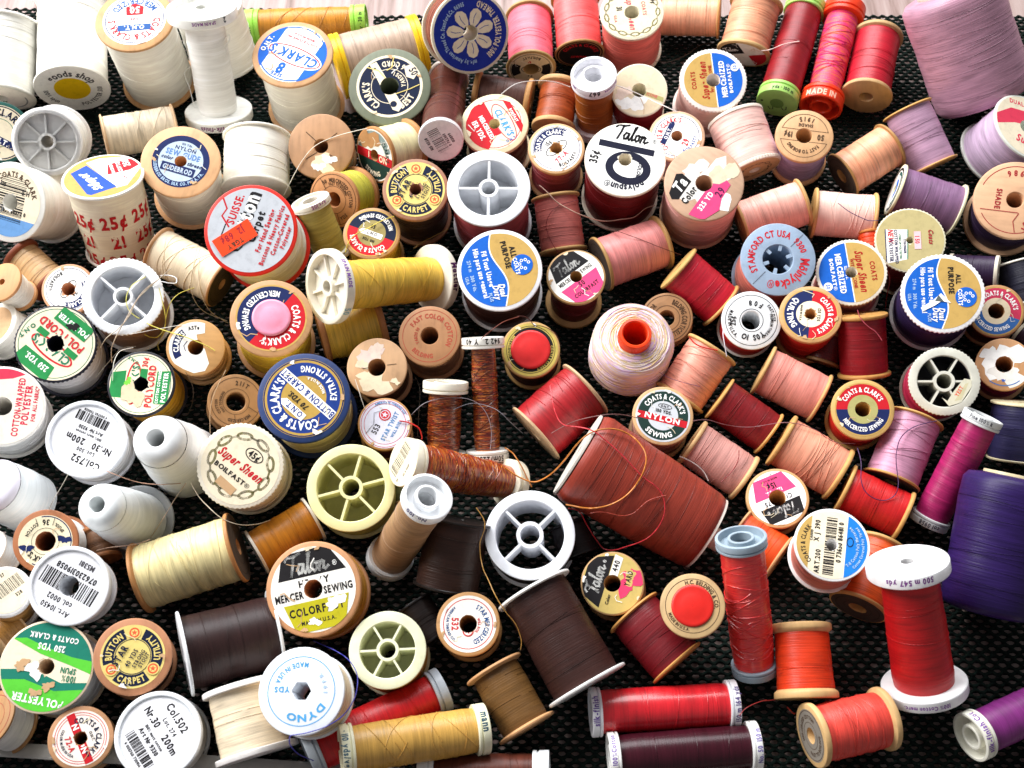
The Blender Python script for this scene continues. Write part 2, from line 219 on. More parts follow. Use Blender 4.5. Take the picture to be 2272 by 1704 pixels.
'torn325':(None,[('X',0.0,-0.05,0.62,'w2',41),('X',-0.2,-0.45,0.42,'w',42),('X',0.1,0.4,0.35,'w2',45),('X',0.5,-0.3,0.4,'ivory',44),('P',[(-0.75,0.6),(-0.2,0.75),(-0.1,0.62),(-0.15,0.3),(-0.75,0.3),(-0.85,0.45)],'K'),('T','Ta',-0.42,0.36,0.4,'w',0,1,0.2),('T','Color',-0.5,0.05,0.26,'K',0,0.9),('P',[(-0.95,-0.15),(0.1,-0.15),(0.2,-0.35),(0.4,-0.45),(0.35,-0.6),(-0.1,-0.62),(-0.4,-0.75),(-0.88,-0.55)],'P'),('T','325 YD',-0.4,-0.38,0.2,'w',0,1),('T','29',0.02,-0.58,0.28,'K2',0,1)]),
'bar46':('I',[('P',[(-1,-0.42),(1,-0.42),(1,-1),(-1,-1)],'l3'),('K',0.0,0.1,1.3,0.9,90,8),('A','COATS & CLARK',0.82,75,0.22,'br',1,1),('T','ART.210',-0.55,0.45,0.18,'K',-10,1),('T','S H',0.45,0.3,0.2,'K',0,1),('T','0 73650 66572 0',0.05,-0.3,0.16,'K',0,1),('El',-0.35,-0.25,0.16,0.12,'g',0.02)]),
'clarkl':('I',[('R',0.93,0.97,'N3'),('A',"CLARK'S",0.75,75,0.36,'N3',1,1),('R',0.5,0.52,'e'),('A','CORD',0.72,270,0.3,'N3',-1,1),('P',[(-0.7,-0.1),(0.75,-0.1),(0.85,-0.22),(0.7,-0.36),(-0.7,-0.36)],'N'),('T','O.N.T.',0.1,-0.32,0.26,'w',0,1.1)]),
'gude':('N',[('S',0,0.78,0,360,'S2'),('T','NYLON',0.02,0.42,0.2,'N',0,1.2),('T','150 Yds.',0.02,0.62,0.12,'N',0,1),('T','SEW-GUDE',0,0.16,0.3,'b3',0,0.9),('T','color',-0.5,-0.04,0.2,'N',0,1,0.25),('T','thread',0.5,-0.08,0.2,'N',0,1,0.25),('Q',-0.6,-0.48,0.6,-0.16,'N',0),('T','GUDEBROD',0,-0.42,0.26,'S2',0,0.85),('A','GUDEBROD BROS. SILK CO. PHILA. PA.',0.88,270,0.16,'L',-1,0.9)]),
'shield25':('Y2',[('P',[(0.6,-0.62),(0.3,-0.85),(-0.55,-0.95),(-0.95,-0.6),(-0.75,0.42),(-0.5,0.55)],'W'),('P',[(0.88,-0.1),(0.56,-0.5),(-0.5,0.5),(0.08,0.9),(0.2,0.86)],'B3'),('P',[(0,-0.54),(-0.5,-0.84),(-0.82,-0.76),(-0.84,-0.55),(-0.65,-0.3),(-0.12,-0.05)],'R'),('T','250',-0.55,-0.66,0.24,'w',-65,1),('T','COTTON',-0.36,-0.5,0.15,'w',-65,1),('T','MERCERIZED',-0.2,-0.36,0.11,'w',-65,1),('D',-0.63,0.1,0.16,'w'),('T','50',-0.63,0.03,0.2,'R',-20,1),('T','Super',0.24,0.13,0.36,'w',-45,0.95,0.3),('T','Sheen',0.06,0.36,0.3,'w',-45,0.95,0.3)]),
'suisse':('Sg',[('T','SUISSE.',0.35,0.42,0.26,'R',0,1),('L',[(-0.1,0.5),(0.1,0.75),(0.3,0.7),(0.6,0.95)],0.04,'R'),('L',[(-0.5,0.6),(-0.05,0.6)],0.025,'K'),('T','Cotton',0.14,0.06,0.52,'K',0,1),('T','Cotton',0.12,0.075,0.49,'w',0,0.96),('T','Carpet',0.12,-0.18,0.26,'K',0,1.05),('T','For Hand Sewing',0.1,-0.38,0.16,'R',0,1),('T','Buttons & Heavy Fabrics',0.05,-0.56,0.15,'R',0,1),('T','Cotton-Covered',0.12,-0.73,0.15,'R',0,1),('T','Polyester',0.1,-0.88,0.14,'R',0,1)]),
'tanface':('tan2',[]),
'poly1':('I',[('R',0.93,0.95,'e'),('P',[(-0.42,0.5),(0.55,0.5),(0.62,0.95),(-0.5,0.95)],'G'),('T','250 YDS.',0.04,0.6,0.22,'w',0,0.9),('El',-0.05,0.2,0.66,0.24,'R3',0.05),('T',"CLARK'S",-0.02,0.08,0.32,'e',0,1),('P',[(0.3,-0.12),(0.62,-0.12),(0.62,0.05),(0.3,0.05)],'G'),('P',[(-0.66,-0.12),(-0.3,-0.12),(-0.3,0.05),(-0.66,0.05)],'G'),('T','O.N.T.',0.85,0.2,0.16,'e',80,1.3),('T','POLYCORD',0.05,-0.38,0.3,'R3',0,0.95),('P',[(-0.52,-0.48),(0.5,-0.48),(0.5,-0.9),(-0.52,-0.9)],'G'),('T','POLYESTER',-0.02,-0.72,0.2,'w',0,1),('X',-0.05,-0.62,0.14,'K',52)]),
'poly2':('I',[('R',0.93,0.95,'e'),('P',[(-0.5,0.52),(0.4,0.52),(0.3,0.97),(-0.5,0.97)],'G'),('El',0.0,0.25,0.7,0.24,'R3',0.05),('T',"CLARK'S",-0.0,0.12,0.32,'e',0,1),('P',[(0.1,-0.15),(0.5,-0.15),(0.5,0.08),(0.1,0.08)],'G'),('T','30¢',0.72,-0.12,0.24,'R3',0,1),('T','O.N.T.',0.8,0.35,0.14,'e',60,1.2),('T','POLYCORD',-0.05,-0.4,0.31,'R3',0,0.9),('P',[(-0.6,-0.46),(0.45,-0.46),(0.5,-0.9),(-0.6,-0.9)],'G'),('T','COTTON COVERED',-0.05,-0.6,0.13,'w',0,1),('T','POLYESTER',-0.05,-0.82,0.2,'w',0,1),('X',-0.35,0.25,0.4,'tan3',62),('X',0.05,0.42,0.12,'E',63)]),
'cwrap':('I2',[('P',[(0.5,1.1),(0.68,0.25),(0.76,-0.15),(0.9,-0.45),(1.1,-0.45),(1.1,1.1)],'rp'),('T','COTTON-WRAPPED',0.02,-0.46,0.22,'R4',0,0.82),('T','POLYESTER',0.1,-0.66,0.24,'R4',0,0.9),('T','FOR ALL FABRICS',0.15,-0.83,0.14,'R4',0,0.9),('T','COLOR',0.45,0.2,0.17,'R4',0,1)]),
'col752':('w3',[('T','Col.752',-0.3,0.55,0.3,'K',0,1),('T','Lot. 500',-0.15,0.3,0.17,'K',0,1),('T','Nr.30',-0.55,0.02,0.28,'K',0,1),('T','200m',0.3,0.02,0.28,'K',0,1),('T','100% matt cotton',0,-0.17,0.12,'K',0,1),('T','Art Nr 9330',0.0,-0.34,0.16,'K',0,1),('K',0.1,-0.6,1.0,0.3,0,18),('T','4 003760 730358',0.1,-0.85,0.11,'K',0,1)]),
'col502':('w3',[('T','Col.502',-0.1,0.55,0.3,'K',0,1),('T','Lot. 274',0.0,0.3,0.17,'K',0,1),('T','Nr.30',-0.5,0.02,0.28,'K',0,1),('T','200m',0.4,0.02,0.28,'K',0,1),('T','100% matt cotton',0,-0.17,0.12,'K',0,1),('T','Art Nr 9330',0.0,-0.36,0.18,'K',0,1),('K',0.05,-0.6,1.1,0.28,0,28),('T','4 003760 730914',0.05,-0.86,0.12,'K',0,1)]),
'm10450':('w3',[('T','Art. 10450',0.0,0.68,0.22,'K',0,1),('T','col. 0002',0.02,0.4,0.22,'K',0,1),('K',0.0,0.0,1.7,0.5,0,38),('T','076230319058',0,-0.5,0.24,'K',0,1),('T','M5381',-0.15,-0.8,0.22,'g4',0,1)]),
'n36':('ivory2',[('S',0.93,0.97,60,280,'N'),('A','36',0.72,270,0.3,'K',-1,1),('A','COTTON',0.72,318,0.18,'K',-1,0.9),('A','SPOOL',0.72,225,0.17,'K',-1,0.9),('X',-0.7,-0.05,0.2,'N',71),('X',0.68,0.25,0.2,'N',73),('R',0.5,0.515,'K'),('A',"CLARK'S",0.72,80,0.3,'K',1,1),('L',[(0.28,-0.58),(0.38,-0.88)],0.02,'K'),('L',[(-0.25,-0.6),(-0.33,-0.88)],0.02,'K')]),
'rb74':('Y',[('S',0.55,0.95,0,180,'R'),('S',0.55,0.95,180,360,'N3'),('D',0,0,0.55,'O2'),('A',"COATS & CLARK'S",0.75,90,0.26,'w',1,0.8),('A','MERCERIZED SEWING',0.75,270,0.22,'w',-1,0.8),('P',[(-0.45,-0.08),(0.4,-0.08),(0.5,0.04),(0.4,0.14),(-0.45,0.14)],'w'),('T','O.N.T.',0,-0.05,0.18,'K',0,1),('T','50',0.05,-0.35,0.22,'K',0,1),('T','100 YDS',0,0.26,0.15,'K',0,1)]),
'rb77':('Y',[('S',0.5,0.95,0,180,'R'),('S',0.5,0.95,180,360,'N'),('D',0,0,0.5,'R'),('A',"COATS & CLARK'S",0.725,90,0.28,'w',1,0.8),('A','MERCERIZED SEWING',0.725,270,0.24,'w',-1,0.8)]),
'rb82':('gold2',[('S',0.6,0.84,0,360,'K'),('R',0.88,0.9,'K'),('A',"COATS & CLARK'S",0.785,30,0.13,'gold2',1,1.1),('A','MERCERIZED',0.785,230,0.13,'gold2',-1,1.2)]),
'rb117':('Y',[('S',0.54,0.95,0,180,'R'),('S',0.54,0.95,180,360,'N'),('D',0,0,0.54,'f'),('A',"COATS & CLARK'S",0.745,90,0.26,'w',1,0.8),('A','MERCERIZED SEWING',0.745,270,0.22,'w',-1,0.8)]),
'rb108':('Y',[('S',0.54,0.95,0,180,'rf'),('S',0.54,0.95,180,360,'b4'),('D',0,0,0.54,'ivory3'),('A',"COATS & CLARK'S",0.745,90,0.26,'w',1,0.8),('A','MERCERIZED SEWING',0.745,270,0.22,'w',-1,0.8)]),
'quilt':('Y',[('S',0.52,0.95,0,180,'R'),('S',0.52,0.95,180,360,'N'),('D',0,0,0.52,'I'),('A',"COATS & CLARK'S",0.735,90,0.26,'w',1,0.8),('A','QUILTING',0.735,270,0.3,'w',-1,1),('T','120 YDS',0,0.25,0.16,'K',0,1),('T','O.N.T.',0.1,-0.1,0.15,'K',0,1),('T','MADE IN U.S.A.',0,-0.38,0.1,'K',0,1)]),
'extra':('Y3',[('R',0.96,0.99,'N'),('S',0.56,0.9,0,360,'N5'),('A',"COATS & CLARK'S",0.72,82,0.3,'w',1,0.85),('A','EXTRA STRONG',0.73,268,0.22,'w',-1,0.85),('P',[(-0.86,-0.02),(0.86,-0.02),(0.86,-0.26),(-0.86,-0.26)],'w'),('T','BUTTON & CARPET',0,-0.22,0.24,'N5',0,0.85),('T','70 YDS.',0.05,0.08,0.19,'K',0,1,0.2),('P',[(-0.36,0.28),(0.3,0.28),(0.4,0.38),(0.3,0.48),(-0.36,0.48)],'w'),('T','O.N.T.',-0.02,0.3,0.2,'N5',0,1),('A','MADE IN U.S.A.',0.5,270,0.1,'w',-1,1)]),
'dual':('Y',[('Wv','B'),('T','Fil Tout Usage',-0.1,-0.36,0.19,'w',0,0.9),('T','Hilo para uso general',-0.02,-0.56,0.19,'w',0,0.85),('T','274 m   300 Yds.',0.0,-0.78,0.13,'L',0,1),('T','USA',0.1,-0.92,0.12,'L',0,1),('T','ALL',-0.4,0.38,0.2,'K',0,1),('T','PURPOSE',-0.36,0.18,0.2,'K',0,1),('D',0.0,0.6,0.28,'B'),('T','COATS',0.0,0.4,0.15,'w',0,1),('C2',0.0,0.66,0.12,'w'),('T','Dual',0.55,-0.12,0.22,'w',0,0.9,0.2),('T','Duty',0.58,-0.28,0.22,'w',0,0.9,0.2),('T','PLUS',0.68,-0.42,0.12,'L',0,1)]),
'dual2':('Y',[('Wv','B'),('T','Fil Tout Usage',-0.25,-0.36,0.19,'w',0,0.9),('T','Hilo para uso general',-0.1,-0.56,0.18,'w',0,0.85),('T','274 m   300 Yds.',0.0,-0.78,0.13,'L',0,1),('T','USA',0.1,-0.92,0.12,'L',0,1),('T','ALL',-0.4,0.36,0.18,'K',0,1),('T','PURPOSE',-0.36,0.16,0.2,'K',0,1),('D',0.12,0.6,0.28,'B'),('T','COATS',0.12,0.4,0.15,'w',0,1),('C2',0.12,0.66,0.12,'w'),('T','Dual',0.58,-0.12,0.22,'w',0,0.9,0.2),('T','Duty',0.6,-0.28,0.22,'w',0,0.9,0.2),('T','PLUS',0.68,-0.42,0.12,'L',0,1),('P',[(0.0,-0.05),(0.28,0.2),(0.22,-0.05),(0.34,-0.22),(0.5,-0.55),(0.4,-0.6),(0.2,-0.28)],'w'),('P',[(0.05,-0.12),(0.24,0.02),(0.22,-0.22)],'gk2')]),
'bar85':('I',[('K',0.0,0.25,1.5,0.6,0,44),('T','00 0 000F',-0.1,-0.5,0.15,'K',0,1),('T','63',-0.75,-0.3,0.15,'K',0,1)]),
'bar124':('I',[('P',[(-1,-0.4),(1,-0.4),(1,-1),(-1,-1)],'B4'),('P',[(-1,0.62),(1,0.62),(1,1),(-1,1)],'Y'),('A','COATS & CLARK',0.82,95,0.18,'K',1,0.9),('T','ART.200',-0.55,0.3,0.2,'K',0,1),('T','X J  390',0.35,0.38,0.2,'K',0,1),('K',-0.05,0.05,1.7,0.3,0,54),('T','0 73650 86481 0',0.1,-0.28,0.19,'K',0,1),('T','CA00011',0.2,0.56,0.1,'K',0,1),('El',0.15,-0.5,0.14,0.1,'K',0.02),('A','T-11 Cotton Poly Mercerise',0.72,270,0.12,'L',-1,1),('A','Cotton Covered Poly Thread',0.87,270,0.11,'L',-1,1)]),
'bar153':('I',[('K',0.0,0.1,1.7,0.6,0,64),('T','528',0.4,-0.5,0.22,'K',0,1),('T','57',0.3,0.6,0.2,'K',0,1)]),
'twist':('lav',[('R',0.94,0.965,'r'),('R',0.82,0.84,'r'),('T','STAR TWIST',-0.0,-0.3,0.25,'b5',0,0.95),('T','553',-0.35,0.12,0.32,'g4',0,1),('T','WILL BOIL',0.0,-0.54,0.17,'b5',0,1),('D',0.33,0.18,0.24,'r2'),('D',0.33,0.18,0.19,'lav'),('D',0.33,0.18,0.16,'r2'),('St',0.33,0.18,0.13,'lav'),('A','AMERICAN THREAD CO',0.9,10,0.14,'b5',1,1),('L',[(-0.7,0.5),(-0.2,0.4),(0.2,0.6),(0.5,0.3)],0.018,'g4')]),
'n532':('W',[('R',0.86,0.89,'r2'),('A','STAR MERCERIZED',0.68,85,0.24,'b6',1,0.85),('T','532',0.0,-0.58,0.34,'r2',0,1),('A','AMERICAN THREAD CO.',0.74,270,0.13,'b6',-1,1),('A','WILL BOIL',0.4,80,0.13,'r2',1,1),('D',0.25,0.0,0.2,'r2'),('D',0.25,0.0,0.15,'W'),('St',0.25,0.0,0.13,'r2')]),
'talon50':('W',[('P',[(-0.75,0.2),(0.75,0.2),(0.5,1),(-0.5,1)],'K'),('Sc',-0.02,0.32,0.44,'w',0),('T','MERCERIZED SEWING',0,-0.02,0.2,'K',0,0.8),('P',[(-0.8,-0.15),(0.8,-0.15),(0.6,-0.95),(-0.6,-0.95)],'P'),('T','50',0,-0.42,0.26,'K',0,1),('T','COLORFAST',0.0,-0.68,0.2,'K',0,1)]),
'talon15':('w',[('P',[(-0.75,0.22),(0.75,0.22),(0.65,0.82),(-0.65,0.82)],'K'),('Sc',-0.05,0.34,0.4,'w',0),('T','®',0.52,0.34,0.16,'w',0,1),('T','COLOR 75',0.0,0.0,0.24,'g4',0,1),('P',[(-0.78,-0.12),(0.78,-0.12),(0.55,-0.85),(-0.55,-0.85)],'P'),('T','125 YDS.',0.0,-0.32,0.18,'w',0,1),('T','15¢',0.0,-0.58,0.3,'K',0,1),('T','MADE IN U.S.A.',0.0,-0.74,0.1,'K',0,1)]),
'talon440':('gold3',[('P',[(-0.9,0.2),(0.9,0.2),(0.6,0.95),(-0.6,0.95)],'K'),('Sc',-0.02,0.36,0.46,'w',0),('T','®',0.62,0.4,0.16,'w',0,1),('P',[(-0.2,0.18),(0.95,0.18),(0.9,-0.1),(-0.2,-0.1)],'W'),('T','440',0.58,-0.04,0.26,'K',0,1),('T','Color',-0.55,-0.06,0.15,'K',0,1),('X',0.25,-0.55,0.45,'P2',83),('X',0.35,-0.5,0.22,'gold3',85),('T','YARD',0.3,-0.55,0.25,'K',0,0.8)]),
'talonh':('W',[('P',[(-0.78,0.32),(0.85,0.32),(0.5,0.95),(-0.6,0.92)],'K'),('Sc',-0.05,0.4,0.46,'w',0),('T','®',0.6,0.44,0.18,'w',0,1),('T','HEAVY',0.05,0.1,0.22,'K',0,1.1),('T','MERCERIZED SEWING',0.0,-0.16,0.24,'K',0,0.85),('P',[(-0.75,-0.26),(0.8,-0.26),(0.6,-0.95),(-0.55,-0.95)],'ol'),('T','COLORFAST',0.0,-0.56,0.26,'K',0,0.95),('T','MADE IN U.S.A.',0.0,-0.78,0.13,'K',0,1),('X',0.45,-0.4,0.2,'W',91),('X',-0.1,-0.75,0.12,'W',92)]),
'moln':(None,[('A','STAMFORD CT USA',0.74,135,0.26,'R5',1,0.9),('A','9300',0.74,32,0.24,'R5',1,1),('A','Mölnlycke®',0.74,303,0.34,'R5',1,0.95),('L',[(0.35,0.35),(0.75,0.75)],0.012,'g4'),('L',[(-0.35,-0.35),(-0.75,-0.75)],0.012,'g4')]),
'yds10':(None,[('R',0.9,0.92,'K'),('R',0.4,0.42,'K'),('A','MADE IN U.S.A.',0.76,190,0.18,'K',-1,0.9),('A','F 0 8',0.62,75,0.26,'K',-1,1),('A','FAST DYE',0.8,20,0.15,'K',1,1),('T','25¢',-0.56,-0.02,0.26,'K',90,1),('A','Y0S  1O',0.64,275,0.28,'K',1,1),('A','PREMIUM THREAD',0.72,340,0.13,'K',1,1)]),
'goldnew':('f2',[('P',[(-0.35,-0.05),(0.62,-0.1),(0.75,-0.72),(-0.38,-0.72)],'W'),('L',[(-0.35,-0.05),(0.62,-0.1)],0.03,'e'),('L',[(-0.38,-0.72),(0.75,-0.72)],0.03,'N'),('T','NEW',-0.15,-0.64,0.22,'R',0,1,0.2),('T','POLYESTER',0.32,-0.62,0.15,'N',0,1),('T','COTTON WRAPPED',0.2,-0.46,0.13,'N',0,1),('T','CORE OF POLYESTER',0.2,-0.33,0.09,'e',0,1),('T','STRONGER',0.2,-0.2,0.1,'N',0,1),('Q',-0.28,0.12,0.3,0.32,'pk3',0),('T','1 50',0.0,0.15,0.18,'R',0,1),('T','Coats',-0.1,0.55,0.2,'redi',0,1,0.3)]),
'tornfilm':(None,[('P',[(-0.1,-0.62),(0.15,-0.95),(0.6,-0.8),(0.98,-0.2),(0.98,0.05),(0.72,0.1),(0.35,-0.35),(0.1,-0.75)],'film'),('P',[(0.35,-0.75),(0.75,-0.1),(0.88,-0.05),(0.6,-0.7)],'film2'),('T','YEST',0.58,-0.42,0.2,'o',60,1)]),
'greenp':('I',[('P',[(-1,0.35),(-0.3,0.5),(0.4,0.35),(1,0.45),(1,1),(-1,1)],'E2'),('P',[(-1,0.35),(-0.3,0.5),(0.4,0.35),(1,0.45),(1,0.22),(0.3,0.1),(-0.4,0.3),(-1,0.2)],'T2'),('P',[(-1,-0.28),(-0.3,-0.3),(0.3,-0.42),(1,-0.5),(1,-1),(-1,-1)],'T2'),('P',[(-1,0),(-0.5,-0.12),(0.2,-0.26),(0.9,-0.5),(0.6,-0.56),(0.1,-0.42),(-0.5,-0.3),(-1,-0.28)],'E2'),('T','POLYESTER',0,0.68,0.24,'w',-2,1),('T','100%',-0.55,0.12,0.2,'e',0,0.9),('T','SPUN',-0.5,-0.05,0.18,'e',0,0.9),('T','COATS & CLARK',0,-0.72,0.17,'w',0,0.9),('T','250 YDS',0,-0.5,0.2,'w',0,0.9),('X',0.25,0.12,0.2,'w',101),('X',-0.15,0.42,0.13,'tan2',103),('X',0.55,0.05,0.15,'tan2',105),('X',0.1,0.6,0.12,'tan2',107)]),
'n72':('w4',[('R',0.9,0.925,'r2'),('R',0.82,0.84,'r2'),('P',[(-0.95,0.12),(0.95,0.12),(0.95,-0.18),(-0.95,-0.18)],'R'),('T','NYLON',0,-0.13,0.3,'w',0,1.2),('A',"COATS & CLARK'S",0.64,88,0.27,'N3',1,0.95),('T','72-A',0.05,-0.52,0.3,'r2',0,0.95),('A','COLOR MADE IN USA',0.68,268,0.13,'N3',-1,1),('T','O.N.T.',0.1,0.34,0.14,'K',0,1)]),
'nylon1':('S',[('S',0.56,0.93,0,360,'D'),('P',[(-0.93,-0.0),(0.93,-0.0),(0.93,-0.26),(-0.93,-0.26)],'R'),('T','NYLON',0,-0.2,0.28,'w',0,1.5),('A',"COATS & CLARK'S",0.74,90,0.27,'w',1,0.85),('A','SEWING',0.75,270,0.27,'w',-1,1.1),('El',0.0,0.36,0.26,0.1,'K',0.02),('T','O.N.T.',0.0,0.32,0.12,'K',0,1),('T','100 YDS.',0,0.1,0.17,'K',0,1)]),
'dyno':(None,[('R',0.96,0.985,'l2'),('A','MADE IN USA',0.74,300,0.2,'l2',-1,1),('A','DYNO',0.76,105,0.28,'l2',1,1.6),('T','YDS',0.56,-0.12,0.22,'l2',0,1.2),('A','1 9 F R',0.7,200,0.16,'L',-1,1.5)])}
def circ(r,n=40,cx=0,cy=0,ry=None): return [(cx+r*math.cos(2*math.pi*i/n),cy+(ry or r)*math.sin(2*math.pi*i/n)) for i in range(n)]
def inside(p,poly):
    x,y=p; c=False; j=len(poly)-1
    for i in range(len(poly)):
        xi,yi=poly[i]; xj,yj=poly[j]
        if (yi>y)!=(yj>y) and x<(xj-xi)*(y-yi)/(yj-yi)+xi: c=not c
        j=i
    return c
def rot2(p,a): c,s=math.cos(a),math.sin(a); return (p[0]*c-p[1]*s,p[0]*s+p[1]*c)
SCRIPT=[[(0,.8),(.12,.96),(.5,.95),(.78,1.06)],[(.46,.97),(.36,.5),(.2,0)],[(.86,.48),(.7,.5),(.58,.28),(.62,.05),(.75,.08),(.9,.45),(.86,.15),(.95,.03),(1.05,.2)],
 [(1.05,.2),(1.25,.85),(1.3,1.02),(1.21,.95),(1.1,.3),(1.14,.04),(1.28,.12)],[(1.5,.48),(1.36,.42),(1.32,.15),(1.42,.02),(1.56,.14),(1.56,.4),(1.5,.48),(1.66,.42)],[(1.66,.42),(1.76,.45),(1.68,.02)],[(1.71,.25),(1.88,.46),(1.96,.4),(1.9,.1),(1.98,.03),(2.15,.15)]]
class Label:
    def __init__(s,R,z,hole,jag,seed,rmax=1.):
        s.mb=MB(); s.R=R; s.z=z; s.k=0; s.rmax=rmax; rnd=random.Random(seed); s.hole=None
        if hole:
            n=26; s.hole=[(hole*(1+jag*max(0,rnd.random()-.45)*1.6)*math.cos(2*math.pi*i/n),hole*(1+jag*max(0,rnd.random()-.45)*1.6)*math.sin(2*math.pi*i/n)) for i in range(n)]
        s.hr=hole*1.05 if hole else 0
    def lift(s): s.k+=1; return s.z+2.2e-5*s.k
    def poly(s,pts,c,holes=()):
        z=s.lift(); vs=[]; es=[]
        def loop(p):
            o=len(vs); vs.extend(Vector(q) for q in p); es.extend((o+i,o+(i+1)%len(p)) for i in range(len(p)))
        loop(pts)
        for h in holes: loop(h)
        far=max(math.hypot(*p) for p in pts)
        if far>s.rmax+1e-4: loop(circ(s.rmax,56))
        if s.hole: loop(s.hole)
        try: v,e,f,_,_,_=delaunay_2d_cdt(vs,es,[],0,1e-5)
        except Exception: return
        ff=[]
        for t in f:
            cx=sum(v[i].x for i in t)/len(t); cy=sum(v[i].y for i in t)/len(t)
            if math.hypot(cx,cy)>s.rmax: continue
            if not inside((cx,cy),pts): continue
            if any(inside((cx,cy),h) for h in holes): continue
            if s.hole and inside((cx,cy),s.hole): continue
            a,b,d=[v[i] for i in t[:3]]
            if (b-a).cross(d-a)<0: t=tuple(reversed(t))
            ff.append(tuple(t))
        s.mb.add([(p.x*s.R,p.y*s.R,z) for p in v],ff,paper_mat(LCOL[c]))
    def glyphs(s,items,c):
        z=s.lift(); m=paper_mat(LCOL[c])
        for ch,fn in items:
            v,f,_=GLY[ch]; q=[fn(p) for p in v]
            ok=[s.hr<math.hypot(*p)<s.rmax*1.0 for p in q]
            s.mb.add([(p[0]*s.R,p[1]*s.R,z) for p in q],[t for t in f if all(ok[i] for i in t)],m)
    def text(s,txt,x,y,size,c,rot=0,sx=1,shear=0):
        if sx<0: sx=1
        out,W=layout(txt,size,sx); a=R_(rot); it=[]
        for ch,x0,wd in out:
            def fn(p,x0=x0):
                u=x0-W/2+p[0]*size*sx+p[1]*size*shear; v=p[1]*size
                q=rot2((u,v),a); return (q[0]+x,q[1]+y)
            it.append((ch,fn))
        s.glyphs(it,c)
    def arc(s,txt,r,ang,size,c,d=1,sx=1):
        if sx<0: sx=1
        out,W=layout(txt,size,sx); it=[]; h=.36*size
        for ch,x0,wd in out:
            t=(x0+wd/2-W/2)/r
            a=R_(ang)-t if d==1 else R_(ang)+t
            def fn(p,a=a,wd=wd):
                u=p[0]*size*sx-wd/2; v=p[1]*size-h
                if d==1: return (math.cos(a)*(r+v)+math.sin(a)*u, math.sin(a)*(r+v)-math.cos(a)*u)
                return (math.cos(a)*(r-v)-math.sin(a)*u, math.sin(a)*(r-v)+math.cos(a)*u)
            it.append((ch,fn))
        s.glyphs(it,c)
    def sector(s,r0,r1,a0,a1,c):
        full=abs(a1-a0)>=359.9; n=max(8,int(abs(a1-a0)/7))
        if full: return s.poly(circ(r1,56),c,[circ(r0,48)] if r0>.01 else ())
        A=[R_(a0+(a1-a0)*i/n) for i in range(n+1)]
        o=[(r1*math.cos(a),r1*math.sin(a)) for a in A]
        i=[(r0*math.cos(a),r0*math.sin(a)) for a in reversed(A)] if r0>.01 else [(0,0)]
        s.poly(o+i,c)
    def line(s,pts,wd,c):
        P=[Vector(p) for p in pts]
        Lf=[];Rt=[]
        for i,p in enumerate(P):
            t=(P[min(i+1,len(P)-1)]-P[max(i-1,0)]).normalized(); n=Vector((-t.y,t.x))*wd/2
            Lf.append(tuple(p+n)); Rt.append(tuple(p-n))
        s.poly(Lf+Rt[::-1],c)
    def blob(s,cx,cy,r,c,seed):
        rd=random.Random(seed); n=22; w=[1.]*n
        ph=[rd.random()*6.28 for _ in range(4)]
        s.poly([(cx+r*q*math.cos(2*math.pi*i/n),cy+r*q*math.sin(2*math.pi*i/n)*.8) for i in range(n) for q in [max(.3,1+.3*math.sin(2*6.283*i/n+ph[0])+.2*math.sin(3*6.283*i/n+ph[1])+.16*math.sin(7*6.283*i/n+ph[2])+rd.uniform(-.1,.1))]],c)
    def star(s,cx,cy,r,c): s.poly([(cx+(r if i%2==0 else r*.42)*math.sin(math.pi*i/5),cy+(r if i%2==0 else r*.42)*math.cos(math.pi*i/5)) for i in range(10)],c)
    def op(s,o):
        k=o[0]
        if k=='D': s.poly(circ(o[3],36,o[1],o[2]),o[4])
        elif k=='Dp': a=R_(o[2]); s.poly(circ(o[3],28,o[1]*math.cos(a),o[1]*math.sin(a)),o[4])
        elif k=='Sp': a=R_(o[2]); s.star(o[1]*math.cos(a),o[1]*math.sin(a),o[3],o[4])
        elif k=='St': s.star(*o[1:])
        elif k=='R': s.sector(o[1],o[2],0,360,o[3])
        elif k=='S': s.sector(*o[1:])
        elif k=='P': s.poly(o[1],o[2])
        elif k=='Q':
            x0,y0,x1,y1,c,rt=o[1:]; cx,cy=(x0+x1)/2,(y0+y1)/2
            s.poly([(lambda q:(q[0]+cx,q[1]+cy))(rot2((x-cx,y-cy),R_(rt))) for x,y in ((x0,y0),(x1,y0),(x1,y1),(x0,y1))],c)
        elif k=='A': s.arc(*o[1:])
        elif k=='T': s.text(*o[1:])
        elif k=='L': s.line(*o[1:])
        elif k=='X': s.blob(*o[1:])
        elif k=='El':
            cx,cy,rx,ry,c,wd=o[1:]; s.poly(circ(rx,40,cx,cy,ry),c,[circ(rx-wd,40,cx,cy,ry-wd)])
        elif k=='Ef': s.poly(circ(o[3],40,o[1],o[2],o[4]),o[5])
        elif k=='Sc':
            x,y,sz,c,rt=o[1:]
            for st in SCRIPT:
                for (p,q) in zip(st,st[1:]):
                    p,q=[(lambda w:(w[0]+x,w[1]+y))(rot2(((u[0]-1.07)*sz,u[1]*sz),R_(rt))) for u in (p,q)]
                    d=Vector(q)-Vector(p); d=d.normalized()*sz*.068; n=Vector((-d.y,d.x))
                    s.k-=1; s.poly([tuple(Vector(p)-d+n),tuple(Vector(p)-d-n),tuple(Vector(q)+d-n),tuple(Vector(q)+d+n)],c)
            s.k+=1
        elif k=='K':
            cx,cy,wd,h,rt,seed=o[1:]; rd=random.Random(seed); x=-wd/2
